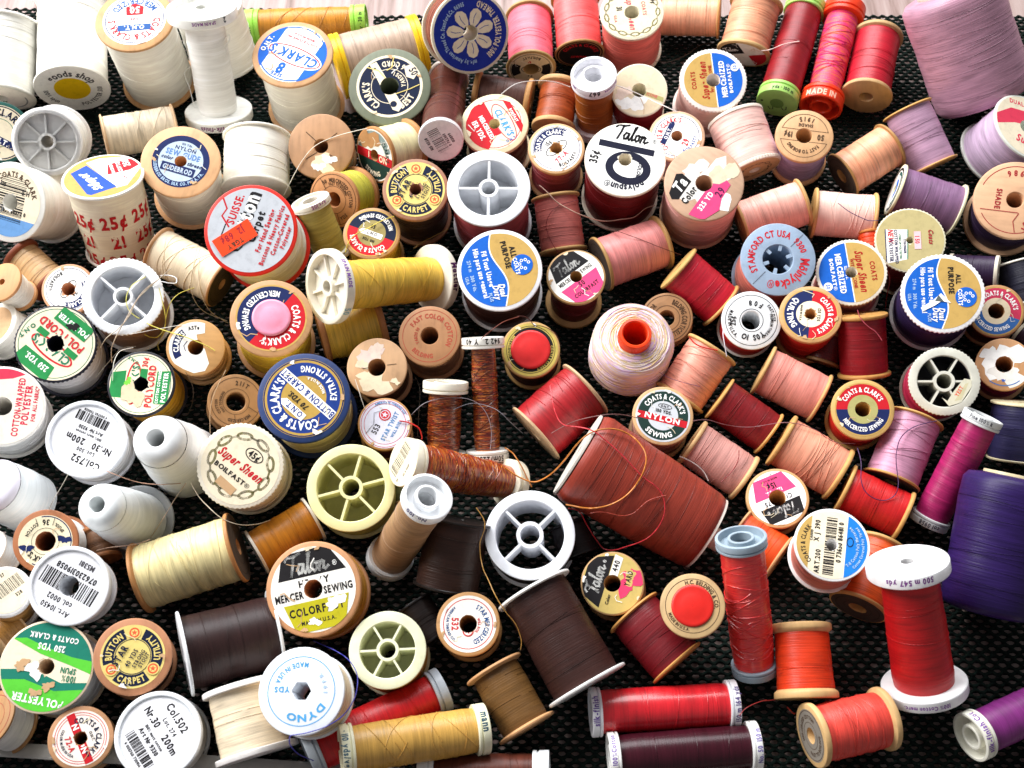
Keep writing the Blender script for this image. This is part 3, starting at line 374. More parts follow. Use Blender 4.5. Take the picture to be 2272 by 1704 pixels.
            while x<wd/2:
                b=rd.choice((.012,.02,.035,.05)); 
                s.k-=1; s.poly([(lambda q:(q[0]+cx,q[1]+cy))(rot2(p,R_(rt))) for p in ((x,-h/2),(x+b,-h/2),(x+b,h/2),(x,h/2))],'K')
                x+=b+rd.choice((.015,.025,.04))
            s.k+=1
        elif k=='C':
            r,n,c=o[1:]
            for i in range(n):
                a=2*math.pi*i/n; cx,cy=r*math.cos(a),r*math.sin(a); t=a+math.pi/2; lr=math.pi*r/n*1.05
                def ell(rx,ry): return [(cx+q[0],cy+q[1]) for q in (rot2(p,t) for p in circ(rx,22,0,0,ry))]
                s.k-=1; s.poly(ell(lr*.78,lr*.42),c,[ell(lr*.5,lr*.17)])
                b=a+math.pi/n; bx,by=r*math.cos(b),r*math.sin(b); u=b+math.pi/2
                s.k-=1; s.poly([(bx+q[0],by+q[1]) for q in (rot2(p,u) for p in ((-lr*.42,-lr*.1),(lr*.42,-lr*.1),(lr*.42,lr*.1),(-lr*.42,lr*.1)))],c)
            s.k+=2
        elif k=='C2':
            cx,cy,r,c=o[1:]
            for i in range(7):
                if i==1: continue
                a=2*math.pi*i/7; s.k-=1; s.poly(circ(r*.36,14,cx+r*math.cos(a),cy+r*math.sin(a)),c,[circ(r*.2,12,cx+r*math.cos(a),cy+r*math.sin(a))])
            s.k+=1
        elif k=='Wv':
            up=[(x,-.02+.13*math.sin(x*3.3+.3)) for x in np.linspace(-1.05,1.05,24)]
            s.poly([(x,y+.035) for x,y in up]+[(1.1,-1.1),(-1.1,-1.1)],'w'); s.poly(up+[(1.1,-1.1),(-1.1,-1.1)],o[1])
        elif k=='Fl':
            for i in range(7):
                a=math.pi/2-.28+2*math.pi*i/7
                P=[(.2,-.07),(.3,-.13),(.48,-.17),(.6,-.12),(.66,0),(.62,.1),(.5,.16),(.32,.13),(.2,.07)]
                s.poly([rot2(p,a) for p in P],'I'); s.line([rot2((.26,0),a),rot2((.42,.025),a),rot2((.54,0),a)],.016,'N2')
# ------------------------------------------------------------------ spools
SPOOLS=[
((-0.29441, 0.22599, 0.03525),(-0.0102, -0.9221, -0.3869),(0.438, -0.352, 0.827),0.01906,0.04571,'plast','f1efe6',{'core':'f0eee6','lab':'teal','lr':0.9,'ft':0.08,'cang':0.03},'large white spool with teal printing under its tilted face, beside yellow dotted spool'),
((-0.26124, 0.24791, 0.03319),(0.13, -0.9745, -0.1827),(0.904, 0.192, -0.382),0.02112,0.06258,'plast','eeebe2',{'core':'f3f0e6','lab':'goods','lr':0.99,'ft':0.07,'hole':0,'cang':1.67},'white spool lying with yellow dot centred on its printed face'),
((-0.21046, 0.21087, 0.00314),(0.0026, -0.1427, 0.9898),(-0.996, -0.091, -0.011),0.02196,0.05589,'wood','f0ece0',{'lab':'ont50','lr':0.8,'wood':'c79663','hole':0,'ft':0.1,'cang':1.91},'tall white spool with wooden ends and red arc lettering above size 50'),
((-0.17025, 0.17862, 0.00627),(-0.0029, 0.3253, 0.9456),(1.0, -0.006, 0.005),0.01927,0.06698,'bob','f3f2ee',{'core':'f4f4ee','rt':0.56,'rt0':0.58,'ch':0.3,'near':'disk','rtx':[('SPAIN MADE',0.0,1,0.13,'8a4a9a',180),('2',0.62,1,0.22,'30343c',180),('Mettler silk-finish',0.05,0,0.19,'7a2a6a',180)],'cang':-1.31},'slim white bobbin standing with wide white ends, loops of thread escaping'),
((-0.17264, 0.22405, 0.00554),(-0.1062, 0.1967, 0.9747),(0.977, -0.161, 0.139),0.01988,0.03777,'plast','f4f2ea',{'core':'f2f0e8','ft':0.1,'rt':0.98,'cang':-1.06},'round white spool half hidden behind the slim white bobbin'),
((-0.1619, 0.24976, 0.01081),(0.9981, 0.0351, 0.0499),(0.033, 0.376, -0.926),0.0095,0.0735,'tube','c8862a',{'core':'a4e05a','rt':0.9,'rt0':0.95,'r0':1.14,'ch':0.95,'cross':1,'rtx':[('ter · 30 m',0.1,1,0.34,'20301c',180),('Gut',0.2,0,0.34,'20301c',180)],'cang':-2.67},'golden thread tube with lime green caps lying at the back edge'),
((-0.12095, 0.19052, 0.00343),(-0.0099, -0.1521, 0.9883),(-0.89, 0.451, 0.061),0.02249,0.04884,'wood','efe8d8',{'lab':'clark8','lr':0.85,'wood':'c99a6c','hole':0,'ft':0.09,'cang':2.33},'large white spool with blue and white label reading size 8'),
((-0.05282, 0.22361, 0.02154),(-0.949, -0.3116, -0.0487),(0.285, -0.783, -0.553),0.019,0.05265,'plast','b79e8a',{'core':'e8c01c','ft':0.3,'rt':0.93,'r0':0.95,'groove':1,'cang':1.34},'greyish beige spool with bright yellow end rims lying behind green rimmed label'),
((-0.03025, 0.21796, 0.03946),(0.2812, -0.7924, 0.5413),(0.959, 0.211, -0.189),0.02255,0.02481,'plast','8a4a38',{'core':'efe6d0','ft':0.08,'lab':'flower','lr':0.93,'rt':0.93,'holer':0.19,'cang':2.69},'navy label with seven petalled cream flower on brown thread spool'),
((-0.06712, 0.1826, 0.00616),(-0.0224, -0.3551, 0.9346),(1.0, -0.018, 0.017),0.02307,0.03691,'wood','d9cdb8',{'wood':'6f7560','lab':'best','lr':0.8,'r0':0.75,'ft':0.08,'cang':-1.29},'grey green rimmed spool with cracked navy label showing 50 shield'),
((-0.03762, 0.20618, 0.01138),(-0.0075, -0.9329, 0.36),(-0.476, 0.32, 0.819),0.01219,0.08387,'tube','5a3028',{'core':'f2ecec','rt':0.93,'ch':0.28,'near':'flat','lab':'bar1','lr':0.95,'gloss':1,'cang':-0.64},'dark brown tube in film with barcode on its white end cap'),
((-0.02164, 0.19095, 0.01413),(0.982, -0.1871, -0.0247),(0.188, 0.963, 0.195),0.01331,0.03331,'wood','5f4038',{'wood':'c48f56','ft':0.26,'cang':2.15},'brown spool lying between navy flower label and tilted terracotta thread'),
((-0.00722, 0.15281, 0.00497),(-0.0701, -0.2566, 0.964),(0.448, -0.871, -0.199),0.0187,0.03365,'wood','5a3a34',{'wood':'e6d8b0','lab':'merc150','lr':0.84,'holer':0.16,'cang':-0.31},'cream topped spool with red block label reading 150 yds'),
((-0.10318, 0.14569, 0.00722),(-0.024, -0.4677, 0.8836),(1.0, -0.017, 0.018),0.01813,0.029,'wood','e8e0cc',{'wood':'b88c66','lab':'bare1','lr':0.96,'r0':0.85,'holer':0.21,'cang':-0.97},'bare tan wooden spool with split lines and a torn white patch'),
((-0.05675, 0.14287, 0.02146),(-0.6866, -0.6187, 0.3818),(0.722, -0.644, 0.253),0.01543,0.02594,'wood','efe6b4',{'wood':'b8834e','lab':'nylon2','lr':0.92,'holer':0.2,'cang':0.47},'cream thread spool lying with torn green and red nylon label'),
((-0.05054, 0.10481, 0.00544),(0.0114, -0.3141, 0.9493),(1.0, 0.008, -0.009),0.01731,0.03981,'wood','3a2a26',{'wood':'a3745a','lab':'star','lr':0.88,'holer':0.17,'jag':0.6,'cang':-1.4},'wooden spool with yellow button and carpet label punched in centre, beside white barcode tube'),
((-0.08589, 0.11622, 0.01212),(-0.3979, -0.6974, 0.596),(0.916, -0.262, 0.305),0.0151,0.0237,'wood','c9c44a',{'wood':'c48a5a','lab':'stamp1','lr':0.93,'holer':0.26,'cang':0.22},'stamped wooden end with circular mercerized cotton print over lime yellow thread'),
((-0.09646, 0.07734, 0.00565),(-0.288, 0.4477, 0.8465),(0.773, -0.413, 0.481),0.01061,0.0341,'tube','b2a45a',{'core':'e6e0d4','rt':0.85,'ch':0.35,'rtx':[('Art.105',0.35,1,0.3,'a04a9a',180)],'cang':-0.66},'olive thread tube with white cap tucked behind stamped wooden end'),
((-0.01061, 0.10015, 0.00578),(-0.0314, -0.2668, 0.9632),(0.999, -0.023, 0.026),0.0215,0.04515,'spoke','c05a62',{'core':'eef0f4','ns':4,'ri':0.715,'twist':0,'floor':0.5,'zf':0.5,'cang':-1.45},'white four spoked plastic spool on rose thread beside plain white price lid'),
((0.01048, 0.25172, 0.01741),(0.019, -0.9978, -0.0633),(-1.0, -0.02, 0.019),0.0148,0.04168,'wood','ea6a7c',{'wood':'b99a62','lab':'pink110','lr':0.9,'holer':0.3,'ft':0.14,'cang':-1.51},'bright pink spool whose worn face reads 110'),
((0.03821, 0.25909, 0.02513),(0.0574, -0.9554, -0.2898),(0.994, 0.083, -0.077),0.01496,0.03732,'wood','f06464',{'wood':'b89660','lab':'dark21','lr':0.93,'hole':0,'ft':0.1,'cang':1.76},'coral pink spool with dark red lettered label facing down'),
((0.07244, 0.23684, 0.00466),(-0.0769, -0.2404, 0.9676),(0.089, -0.968, -0.233),0.01848,0.03881,'plast','e0786e',{'core':'ddd5bd','ft':0.1,'lab':'chain19','lr':0.92,'holer':0.23,'cang':-0.14},'salmon spool with olive chain ring and 19 cent mark on cream face'),
((0.09005, 0.25807, 0.01234),(0.9774, -0.1715, 0.1238),(0.203, 0.926, -0.319),0.01244,0.03708,'wood','eeb08c',{'wood':'c99a60','ft':0.12,'cang':2.76},'pale peach spool lying at the back beside the cream chain label'),
((0.14686, 0.25185, 0.02812),(-0.2705, -0.879, -0.3927),(0.813, -0.427, 0.396),0.01621,0.03364,'wood','e8a07c',{'wood':'cdaa74','lab':'talonp','lr':0.86,'ft':0.16,'hole':0,'cang':1.08},'tan peach spool tilted against the dark red green capped tube'),
((0.17769, 0.25544, 0.02411),(-0.3143, -0.9354, -0.162),(0.867, -0.352, 0.352),0.01209,0.07518,'tube','8a141c',{'core':'a8d870','rt':0.92,'ch':0.66,'near':'flat','lab':'greencap','lr':0.98,'rtx':[('yds · 100 m',-0.1,1,0.26,'1e2a20',180),('07 20',0.2,0,0.26,'1e2a20',180)],'cang':1.18},'dark red thread tube with pale green caps'),
((0.19992, 0.24991, 0.02613),(-0.2888, -0.9384, -0.1898),(0.877, -0.339, 0.342),0.0124,0.07349,'tube','d01a78',{'core':'e8401c','rt':0.72,'rt0':0.78,'ch':0.75,'near':'cup','varie':['d01a78','e03a5a','e86a3a'],'rtx':[('MADE IN',0.15,1,0.42,'f6c0a8',180)],'cang':1.25},'magenta thread tube with scarlet caps'),
((0.21777, 0.23075, 0.02149),(-0.2653, -0.9521, -0.1521),(0.906, -0.3, 0.297),0.01474,0.04556,'wood','b4182a',{'wood':'c2a070','holer':0.26,'ft':0.2,'cang':1.37},'crimson red spool with bare wooden end next to scarlet capped tube'),
((0.27171, 0.17946, 0.01956),(-0.4208, 0.5798, 0.6976),(0.849, -0.018, 0.528),0.0273,0.0673,'cone','bc8ca0',{'core':'d8d0c0','prof':'soft','cang':-1.51},'big dusty lilac cone leaning at the back corner'),
((0.16262, 0.14621, 0.00483),(-0.1106, -0.2886, 0.951),(-0.976, 0.214, -0.049),0.01563,0.03282,'wood','ac94b8',{'wood':'d4a678','lab':'stamp19','lr':0.9,'holer':0.27,'cang':1.47},'wooden stamped end reading 19 cents and 50 on lavender thread'),
((0.21096, 0.14365, 0.02131),(-0.8434, -0.4791, -0.2434),(0.16, -0.657, 0.737),0.01376,0.03272,'wood','f0a882',{'wood':'b08650','holer':0.3,'ft':0.12,'lab':'shadowed_face','lr':0.95,'cang':0.23},'peach spool lying with its dark end hole showing, touching lilac spool'),
((0.22134, 0.16371, 0.02886),(0.4003, -0.7975, -0.4513),(0.858, 0.153, 0.49),0.01419,0.03588,'wood','c49ab4',{'wood':'d8a860','ft':0.09,'cang':1.6},'satin lilac spool on its side below the big dusty lilac cone'),
((0.27237, 0.14862, 0.00745),(0.3219, -0.1591, 0.9333),(0.938, -0.077, -0.337),0.02075,0.0297,'plast','ccb2cc',{'core':'e8ece0','ft':0.07,'lab':'redwave','lr':0.94,'cang':-2.3},'pale lilac spool with red wave logo on its white face'),
((0.26751, 0.09946, 0.00935),(-0.2192, -0.4024, 0.8888),(-0.186, -0.877, -0.443),0.02042,0.04083,'wood','2e2038',{'wood':'dcae88','lab':'stamp60','lr':0.93,'holer':0.2,'cang':-0.4},'wooden spool with red stamped 60 cents on dark violet thread'),
((0.24228, 0.1024, 0.01426),(-0.9391, 0.3231, 0.117),(-0.314, -0.667, -0.676),0.01436,0.03534,'plast','8a6688',{'core':'ece6c0','ft':0.1,'lab':'tealface','lr':0.9,'rt':0.9,'cang':1.55},'violet spool lying with cream rims and teal striped face'),
((0.04843, 0.17515, 0.00268),(-0.0761, -0.0983, 0.9922),(0.995, -0.072, 0.069),0.0127,0.04637,'tube','a45c22',{'core':'f4f4f8','rt':0.83,'ch':0.52,'near':'cup','rtx':[('667',0.02,1,0.36,'22242c',180),('Metrosene',0.9,1,0.2,'8a4ab0',180),('silk',-1.0,1,0.2,'8a4ab0',180)],'rtop':1,'cang':-1.52},'brown tube standing with white cap numbered 667'),
((0.073, 0.18418, 0.0061),(-0.055, -0.3834, 0.9219),(0.976, -0.216, -0.032),0.01574,0.03149,'plast','8e1824',{'core':'efe6cc','ft':0.09,'lab':'peel1','lr':0.95,'holer':0.25,'cang':-1.49},'dark red spool with peeled white label and round hole'),
((0.02776, 0.19167, 0.02047),(-0.1461, -0.9458, -0.29),(0.95, -0.216, 0.225),0.0126,0.02899,'wood','a34a20',{'wood':'d2a670','ft':0.3,'cang':1.25},'terracotta brown spool tilted behind the tube numbered 667'),
((0.11276, 0.1865, 0.00683),(-0.0257, -0.3617, 0.932),(-0.094, 0.929, 0.358),0.01885,0.03769,'plast','f0cabc',{'core':'f2e8e0','ft':0.1,'lab':'sheen','lr':0.86,'knurl':1,'cang':2.73},'pale pink spool with half gold half bright blue label, topmost of two alike'),
((0.09263, 0.14831, 0.00447),(-0.0776, -0.2818, 0.9563),(0.435, 0.854, 0.287),0.01531,0.02909,'wood','c8a0a0',{'wood':'d8ae8c','lab':'red29','lr':0.88,'holer':0.2,'cang':-2.83},'small wooden spool with red lettered label numbered 29'),
((0.12514, 0.16051, 0.02565),(0.2986, -0.8995, -0.3191),(0.774, 0.424, -0.471),0.01597,0.03295,'plast','f0c4b8',{'core':'eadfd0','ft':0.13,'rt':0.98,'knurl':1,'lab':'chaindark','lr':0.9,'cang':2.51},'satin pale pink spool leaning with a chain pattern on its lower end'),
((0.0248, 0.13477, 0.00387),(-0.0264, -0.252, 0.9674),(0.792, 0.586, 0.174),0.01529,0.03517,'wood','98444a',{'wood':'d0a878','lab':'c77','lr':0.9,'holer':0.2,'jag':0.6,'cang':-2.25},'wooden spool with navy arc label numbered 77-A on rust red thread'),
((0.05971, 0.11872, 0.00571),(-0.0169, -0.2691, 0.963),(0.97, -0.237, -0.049),0.02116,0.04655,'plast','681418',{'core':'f2e8d4','ft':0.09,'lab':'talonp35','lr':0.97,'holer':0.16,'jag':0.5,'cang':-1.49},'dark red spool with big black letter on white 35 cent lid'),
((0.10158, 0.10572, 0.00719),(-0.0659, -0.3458, 0.936),(0.585, 0.746, 0.317),0.02044,0.047,'wood','efb8b0',{'wood':'cfa98c','lab':'torn325','lr':0.95,'holer':0.21,'ft':0.05,'rt':0.95,'cang':-2.77},'large pale pink spool with torn pink and black label on bare wood'),
((0.15765, 0.10229, 0.02144),(-0.9424, -0.2436, -0.2291),(0.29, -0.936, -0.198),0.01339,0.03666,'wood','f2b4a4',{'wood':'c8a066','ft':0.14,'cang':1.17},'shiny peach pink spool lying beside the torn black and pink label'),
((0.1961, 0.09616, 0.01518),(-0.9862, 0.1587, -0.047),(-0.042, 0.034, 0.999),0.01364,0.03316,'wood','f4cabc',{'wood':'d6aa6c','ft':0.14,'cross':1,'cang':-0.74},'pale blush spool lying with tangled strands and wooden rims'),
((-0.2515, 0.10692, 0.01341),(-0.2521, -0.5943, 0.7637),(0.934, -0.356, 0.032),0.02078,0.03503,'plast','f4f2ea',{'core':'f0eee6','ft':0.06,'lab':'bar46','lr':0.86,'holer':0.2,'jag':0.3,'cang':0.19},'white spool with cream barcode label and blue lower edge'),
((-0.24912, 0.14031, 0.03073),(0.1692, -0.7242, 0.6685),(0.986, 0.116, -0.124),0.01778,0.03201,'spoke','f2f0e8',{'core':'fbf8f2','ns':8,'ri':0.82,'hub':0.25,'floor':0.12,'frost':1,'zf':0.955,'cang':0.35},'frosted white spool end with eight translucent ribs around a hollow hub'),
((-0.29263, 0.16086, 0.0089),(0.3259, -0.5531, 0.7667),(0.839, -0.205, -0.505),0.01733,0.02253,'wood','d8d0bc',{'wood':'1e5a52','lab':'clarkl','lr':0.88,'r0':0.8,'hole':0,'cang':-0.63},'teal rimmed cream label cut off by the picture edge'),
((-0.19247, 0.16621, 0.01279),(-0.9281, -0.3469, 0.1351),(0.211, -0.789, -0.577),0.01291,0.04021,'wood','e2d2b8',{'wood':'d8b48c','ft':0.1,'cross':1,'cang':1.39},'pale beige spool lying with loose looping strands'),
((-0.17803, 0.11973, 0.00615),(0.1076, -0.2779, 0.9546),(0.959, -0.223, -0.173),0.02063,0.04333,'wood','ece4d4',{'wood':'dcab7c','lab':'gude','lr':0.72,'holer':0.15,'ft':0.09,'cang':-0.94},'wide wooden rim with navy ringed silver label, white thread below'),
((-0.14075, 0.14394, 0.02757),(0.0304, -0.9543, -0.2972),(0.997, 0.05, -0.057),0.01887,0.03216,'plast','f0ece0',{'core':'f0ece0','ft':0.07,'rt':0.93,'cang':1.43},'tall plain white spool standing behind the red rimmed label'),
((-0.21122, 0.08314, 0.005),(-0.0004, 0.2601, 0.9656),(-1.0, 0.0, -0.001),0.02088,0.04667,'plast','f0e6cc',{'core':'f6f2e8','ft':0.07,'rt':0.92,'r0':0.92,'lab':'shield25','lr':0.93,'hole':0,'side25':1,'smooth':1,'cang':1.95},'cream wrapped spool printed with repeated red 25 cent prices'),
((-0.12853, 0.06977, 0.02287),(-0.0017, -0.4311, 0.9023),(0.331, 0.851, 0.407),0.02301,0.03911,'plast','e8e6e0',{'core':'d82a1c','ft':0.07,'lab':'suisse','lr':0.92,'hole':0,'sticker':'neon','cang':-2.07},'grey label with red rim and a fluorescent orange price sticker'),
((-0.26006, 0.07002, 0.01751),(0.7417, -0.6138, -0.2704),(0.197, 0.585, -0.787),0.01093,0.02583,'wood','c09a6c',{'wood':'7a3a1e','ft':0.3,'r0':0.98,'cang':2.75},'tan spool lying with dark reddish wooden end'),
((-0.25335, 0.04468, 0.01408),(-0.2591, -0.1783, 0.9492),(0.958, -0.172, 0.229),0.01067,0.01807,'wood','ece6d8',{'wood':'c8905c','hole':0,'r0':0.8,'cang':-0.48},'plain flat tan wooden end over white thread at the picture edge'),
((-0.25846, 0.0254, 0.00498),(-0.3646, -0.0776, 0.9279),(0.911, -0.235, 0.338),0.01336,0.01274,'plast','f0ece0',{'core':'f0ece0','ft':0.1,'lab':'tanface','lr':0.8,'cang':-0.4},'white spool cut by the picture edge with tan face showing'),
((-0.22649, 0.04729, 0.00479),(0.0881, -0.348, 0.9333),(-0.553, -0.796, -0.245),0.01334,0.02669,'wood','b8946c',{'wood':'d09a74','lab':'c77b','lr':0.9,'holer':0.24,'jag':0.5,'cang':1.38},'wooden spool with navy arc label under the white spoked spool'),
((-0.19626, 0.03727, 0.00733),(0.1415, -0.3421, 0.9289),(0.989, 0.087, -0.119),0.01979,0.03761,'spoke','8c6c58',{'core':'f0f2f6','ns':4,'ri':0.755,'twist':48,'floor':0.5,'zf':0.5,'knurl':1,'cang':-1.03},'white four spoked spool with thread tails hanging over its rim'),
((-0.18684, 0.07171, 0.01896),(0.876, -0.4611, -0.1417),(0.182, 0.588, -0.789),0.01344,0.03994,'wood','eadabc',{'wood':'c89a70','lab':'shadowed_face','lr':0.95,'ft':0.12,'cross':1,'cang':2.94},'pale straw spool lying under the orange price sticker label'),
((-0.2249, 0.00978, 0.00707),(0.1525, -0.3305, 0.9314),(-0.78, 0.538, 0.319),0.01941,0.03494,'plast','e6e6ea',{'core':'22222e','ft':0.09,'lab':'poly1','lr':0.94,'holer':0.19,'knurl':1,'jag':0.3,'cang':2.96},'cream label with green bands and red lettering, black rim, two holes'),
((-0.15738, 0.01201, 0.00556),(0.105, -0.3781, 0.9198),(0.123, 0.923, 0.365),0.01417,0.02834,'wood','b88a54',{'wood':'c89a62','lab':'torn61','lr':0.9,'holer':0.26,'cang':-2.35},'wooden spool with half torn white label and dark hole crossed by yellow thread'),
((-0.17845, -0.01026, 0.00571),(0.0446, -0.3526, 0.9347),(0.083, 0.934, 0.348),0.01606,0.02891,'plast','b8861c',{'core':'22222a','ft':0.08,'lab':'poly2','lr':0.93,'holer':0.2,'jag':0.4,'cang':-2.13},'small black rimmed spool with scuffed green label marked 30 cents'),
((-0.24598, -0.02581, 0.00768),(0.2454, -0.3176, 0.9159),(0.057, 0.948, 0.313),0.01915,0.03446,'plast','ecebea',{'core':'f2eee6','ft':0.05,'lab':'cwrap','lr':0.94,'holer':0.22,'cang':-2.4},'white spool with red lettering running up its cream face'),
((-0.20135, -0.04123, 0.00679),(0.143, -0.3458, 0.9273),(-0.909, 0.324, 0.261),0.01814,0.03084,'cap','f0eeee',{'core':'eef0f6','lab':'col752','lr':0.84,'hole':0,'cang':2.9},'white lid with barcode printed upside down and number 752'),
((-0.15747, -0.04805, 0.0049),(-0.015, -0.2796, 0.96),(1.0, -0.008, 0.013),0.01167,0.05214,'cone','f2f4f4',{'core':'f0f2f2','prof':'nose','r0':1.5,'cang':-0.64},'upper of two glossy white cones with small round nose holes'),
((-0.17628, -0.07993, 0.00408),(-0.0858, -0.2718, 0.9585),(0.996, -0.039, 0.078),0.01022,0.04757,'cone','eef2f4',{'core':'eef2f2','prof':'nose','r0':1.4,'disc':1,'cang':-0.39},'lower of two glossy white cones, with clear disc base'),
((-0.22899, -0.07001, 0.00402),(-0.2407, -0.1438, 0.9599),(0.967, -0.116, 0.225),0.01246,0.03175,'cone','eef4f6',{'core':'e8e4f0','prof':'nose','r0':1.15,'cang':-0.38},'white cone running out of the picture above the label numbered 36'),
((-0.20888, -0.0921, 0.00531),(0.1244, -0.3586, 0.9252),(-0.991, -0.084, 0.101),0.014,0.0336,'wood','eceae4',{'wood':'a86a44','lab':'n36','lr':0.82,'holer':0.3,'cang':2.87},'brown wooden spool with navy flowers and number 36 on label'),
((-0.23365, -0.09749, 0.004),(-0.4326, -0.035, 0.9009),(0.888, -0.189, 0.419),0.00922,0.01118,'plast','e8ecf0',{'core':'eee8e0','ft':0.1,'cang':-0.27},'white spool stub between label 36 and the picture edge'),
((-0.12427, -0.05753, 0.01172),(0.0548, -0.3664, 0.9288),(0.797, -0.544, -0.262),0.01963,0.0314,'plast','ece4dc',{'core':'f2e8d4','ft':0.07,'lab':'chain45','lr':0.9,'hole':0,'knurl':1,'rt':0.95,'cang':0.04},'large cream face with bold olive chain and 45 cent oval'),
((-0.13845, -0.01834, 0.00611),(0.261, -0.3799, 0.8875),(-0.817, -0.577, -0.007),0.01325,0.0265,'wood','9a6a3a',{'wood':'9c7248','lab':'stamp2','lr':0.92,'holer':0.34,'cang':0.73},'dark tan stamped wooden end beneath the navy rimmed label'),
((-0.16714, -0.11308, 0.01614),(0.9519, 0.282, 0.1199),(-0.008, 0.413, -0.911),0.01626,0.04601,'wood','e4d49c',{'wood':'b9824e','ft':0.13,'lab':'shadowed_face','lr':0.95,'cross':1,'cang':-3.08},'large pale yellow spool lying with wooden ends'),
((-0.092, -0.08119, 0.01166),(-0.8305, -0.5568, -0.0143),(0.518, -0.763, -0.386),0.01122,0.03095,'plast','b87416',{'core':'e4dccc','ft':0.12,'rt':0.9,'cang':1.5},'amber spool lying with pale thin rims'),
((-0.07295, 0.07938, 0.00328),(-0.0009, -0.2198, 0.9755),(-0.93, 0.359, 0.08),0.01493,0.02837,'wood','caa23a',{'wood':'b48a5c','lab':'rb74','lr':0.9,'hole':0,'cang':2.2},'small spool with red and navy ring label crossed by yellow thread'),
((-0.03852, 0.05497, 0.01632),(-0.7401, -0.451, 0.4988),(0.671, -0.442, 0.596),0.01835,0.06978,'bob','e6bc48',{'core':'f2ecdc','rt':0.66,'rt0':0.64,'ch':0.26,'near':'star','r0':0.96,'cross':1,'rtx':[('SPAIN MADE',0.35,1,0.16,'8a5ab0',180),('50',-0.75,1,0.26,'8ab4c0',180),('Mettler',0.0,0,0.28,'4a1a4a',180)],'cang':0.04},'golden yellow bobbin lying across with wide ivory ends'),
((-0.06569, 0.02862, 0.01335),(-0.9505, -0.3106, 0.0066),(0.27, -0.836, -0.478),0.01335,0.03305,'wood','dab44a',{'wood':'b27a50','ft':0.26,'cross':1,'cang':1.46},'mustard spool lying beneath the golden yellow bobbin'),
((-0.12113, 0.02084, 0.00575),(0.12, -0.2632, 0.9572),(-0.599, -0.788, -0.141),0.01986,0.03972,'wood','e8c64a',{'wood':'c09266','lab':'rb77','lr':0.86,'hole':0,'plug':'f29ab4','plr':0.47,'ft':0.09,'cang':0.89},'yellow thread spool with pink plug inside red and navy ring label'),
((-0.09799, -0.02264, 0.00645),(0.0263, -0.2962, 0.9548),(-0.751, 0.625, 0.214),0.0217,0.03689,'wood','ecdca8',{'wood':'1f3566','lab':'extra','lr':0.87,'hole':0,'ft':0.1,'cang':2.83},'large navy rimmed spool with gold label and white diagonal band'),
((-0.06462, -0.00044, 0.00519),(-0.0186, -0.355, 0.9347),(1.0, -0.01, 0.016),0.01459,0.02918,'wood','5a4030',{'wood':'d0a67e','lab':'bare2','lr':0.95,'holer':0.29,'cang':-1.01},'worn wooden end with scraped paper remnants below the mustard spool'),
((-0.0396, 0.01598, 0.0049),(-0.0166, -0.3211, 0.9469),(1.0, -0.01, 0.014),0.01525,0.03203,'wood','9a6e54',{'wood':'b07f58','lab':'redstamp','lr':0.9,'holer':0.28,'cang':-1.26},'plain brown wooden end with faint red stamp ring'),
((-0.00521, 0.05176, 0.007),(-0.0233, -0.3298, 0.9438),(0.233, -0.92, -0.316),0.02118,0.04024,'plast','4a2c26',{'core':'f4f4f6','ft':0.08,'lab':'dual','lr':0.9,'hole':0,'cang':-0.13},'half blue half gold label over dark brown thread'),
((0.01064, 0.00955, 0.00488),(-0.0533, -0.3368, 0.9401),(0.483, -0.833, -0.271),0.0143,0.0286,'wood','4a2822',{'wood':'c0985e','lab':'rb82','lr':0.93,'hole':0,'plug':'cf2a2a','plr':0.68,'cang':-0.35},'red plug ringed by black and gold lettering on a small dark spool'),
((-0.01166, -0.04855, 0.00828),(-0.0388, 0.8028, 0.595),(0.999, 0.045, 0.004),0.0103,0.05934,'tube','7a3420',{'core':'ece8e0','rt':0.56,'rt0':0.6,'ch':0.5,'gloss':1,'varie':['120a08','b8481c','2a100c','d47a34','1a0c0a','7a2016'],'rtx':[('942 2   Y 40',0.0,1,0.36,'2a2420',180),('50m/225m',0.1,0,0.36,'2a2420',180)],'cang':-1.57},'narrow flame coloured tube standing with white cap marked 40'),
((-0.03318, -0.05, 0.00867),(0.0383, 0.79, 0.612),(0.998, 0.003, -0.066),0.01097,0.03938,'tube','8a3c20',{'core':'eee8d8','rt':0.72,'rt0':0.7,'ch':0.5,'gloss':1,'varie':['140c0a','b84a1c','2e120e','cc7230','1c0e0c','82281a'],'cang':-1.57},'wider flame coloured tube standing with plain ivory cap'),
((0.00154, -0.06157, 0.00871),(-0.7674, -0.153, 0.6227),(0.464, 0.538, 0.704),0.01113,0.06501,'tube','a84a1c',{'core':'eee6d0','rt':0.86,'rt0':0.72,'ch':0.55,'near':'flat','lab':'bar85','lr':0.98,'gloss':1,'varie':['4a100c','cc561c','6a1618','e08a30','3a100c','a8361a'],'cang':-1.07},'flame coloured tube lying with barcode on its cream end'),
((-0.0615, -0.03278, 0.00367),(0.0593, -0.2791, 0.9584),(0.438, 0.87, 0.226),0.01285,0.0257,'wood','6a2c24',{'wood':'bd8a56','lab':'twist','lr':0.92,'hole':0,'cang':-2.5},'small lavender white label with red star and number 553'),
((-0.07322, -0.06766, 0.00651),(0.0274, -0.3279, 0.9443),(1.0, 0.013, -0.025),0.0198,0.03365,'spoke','b8ac58',{'core':'eeeab0','ns':6,'ri':0.77,'hub':0.27,'twist':15,'floor':0.35,'zf':0.12,'cang':-0.93},'large cream yellow six spoked spool end'),
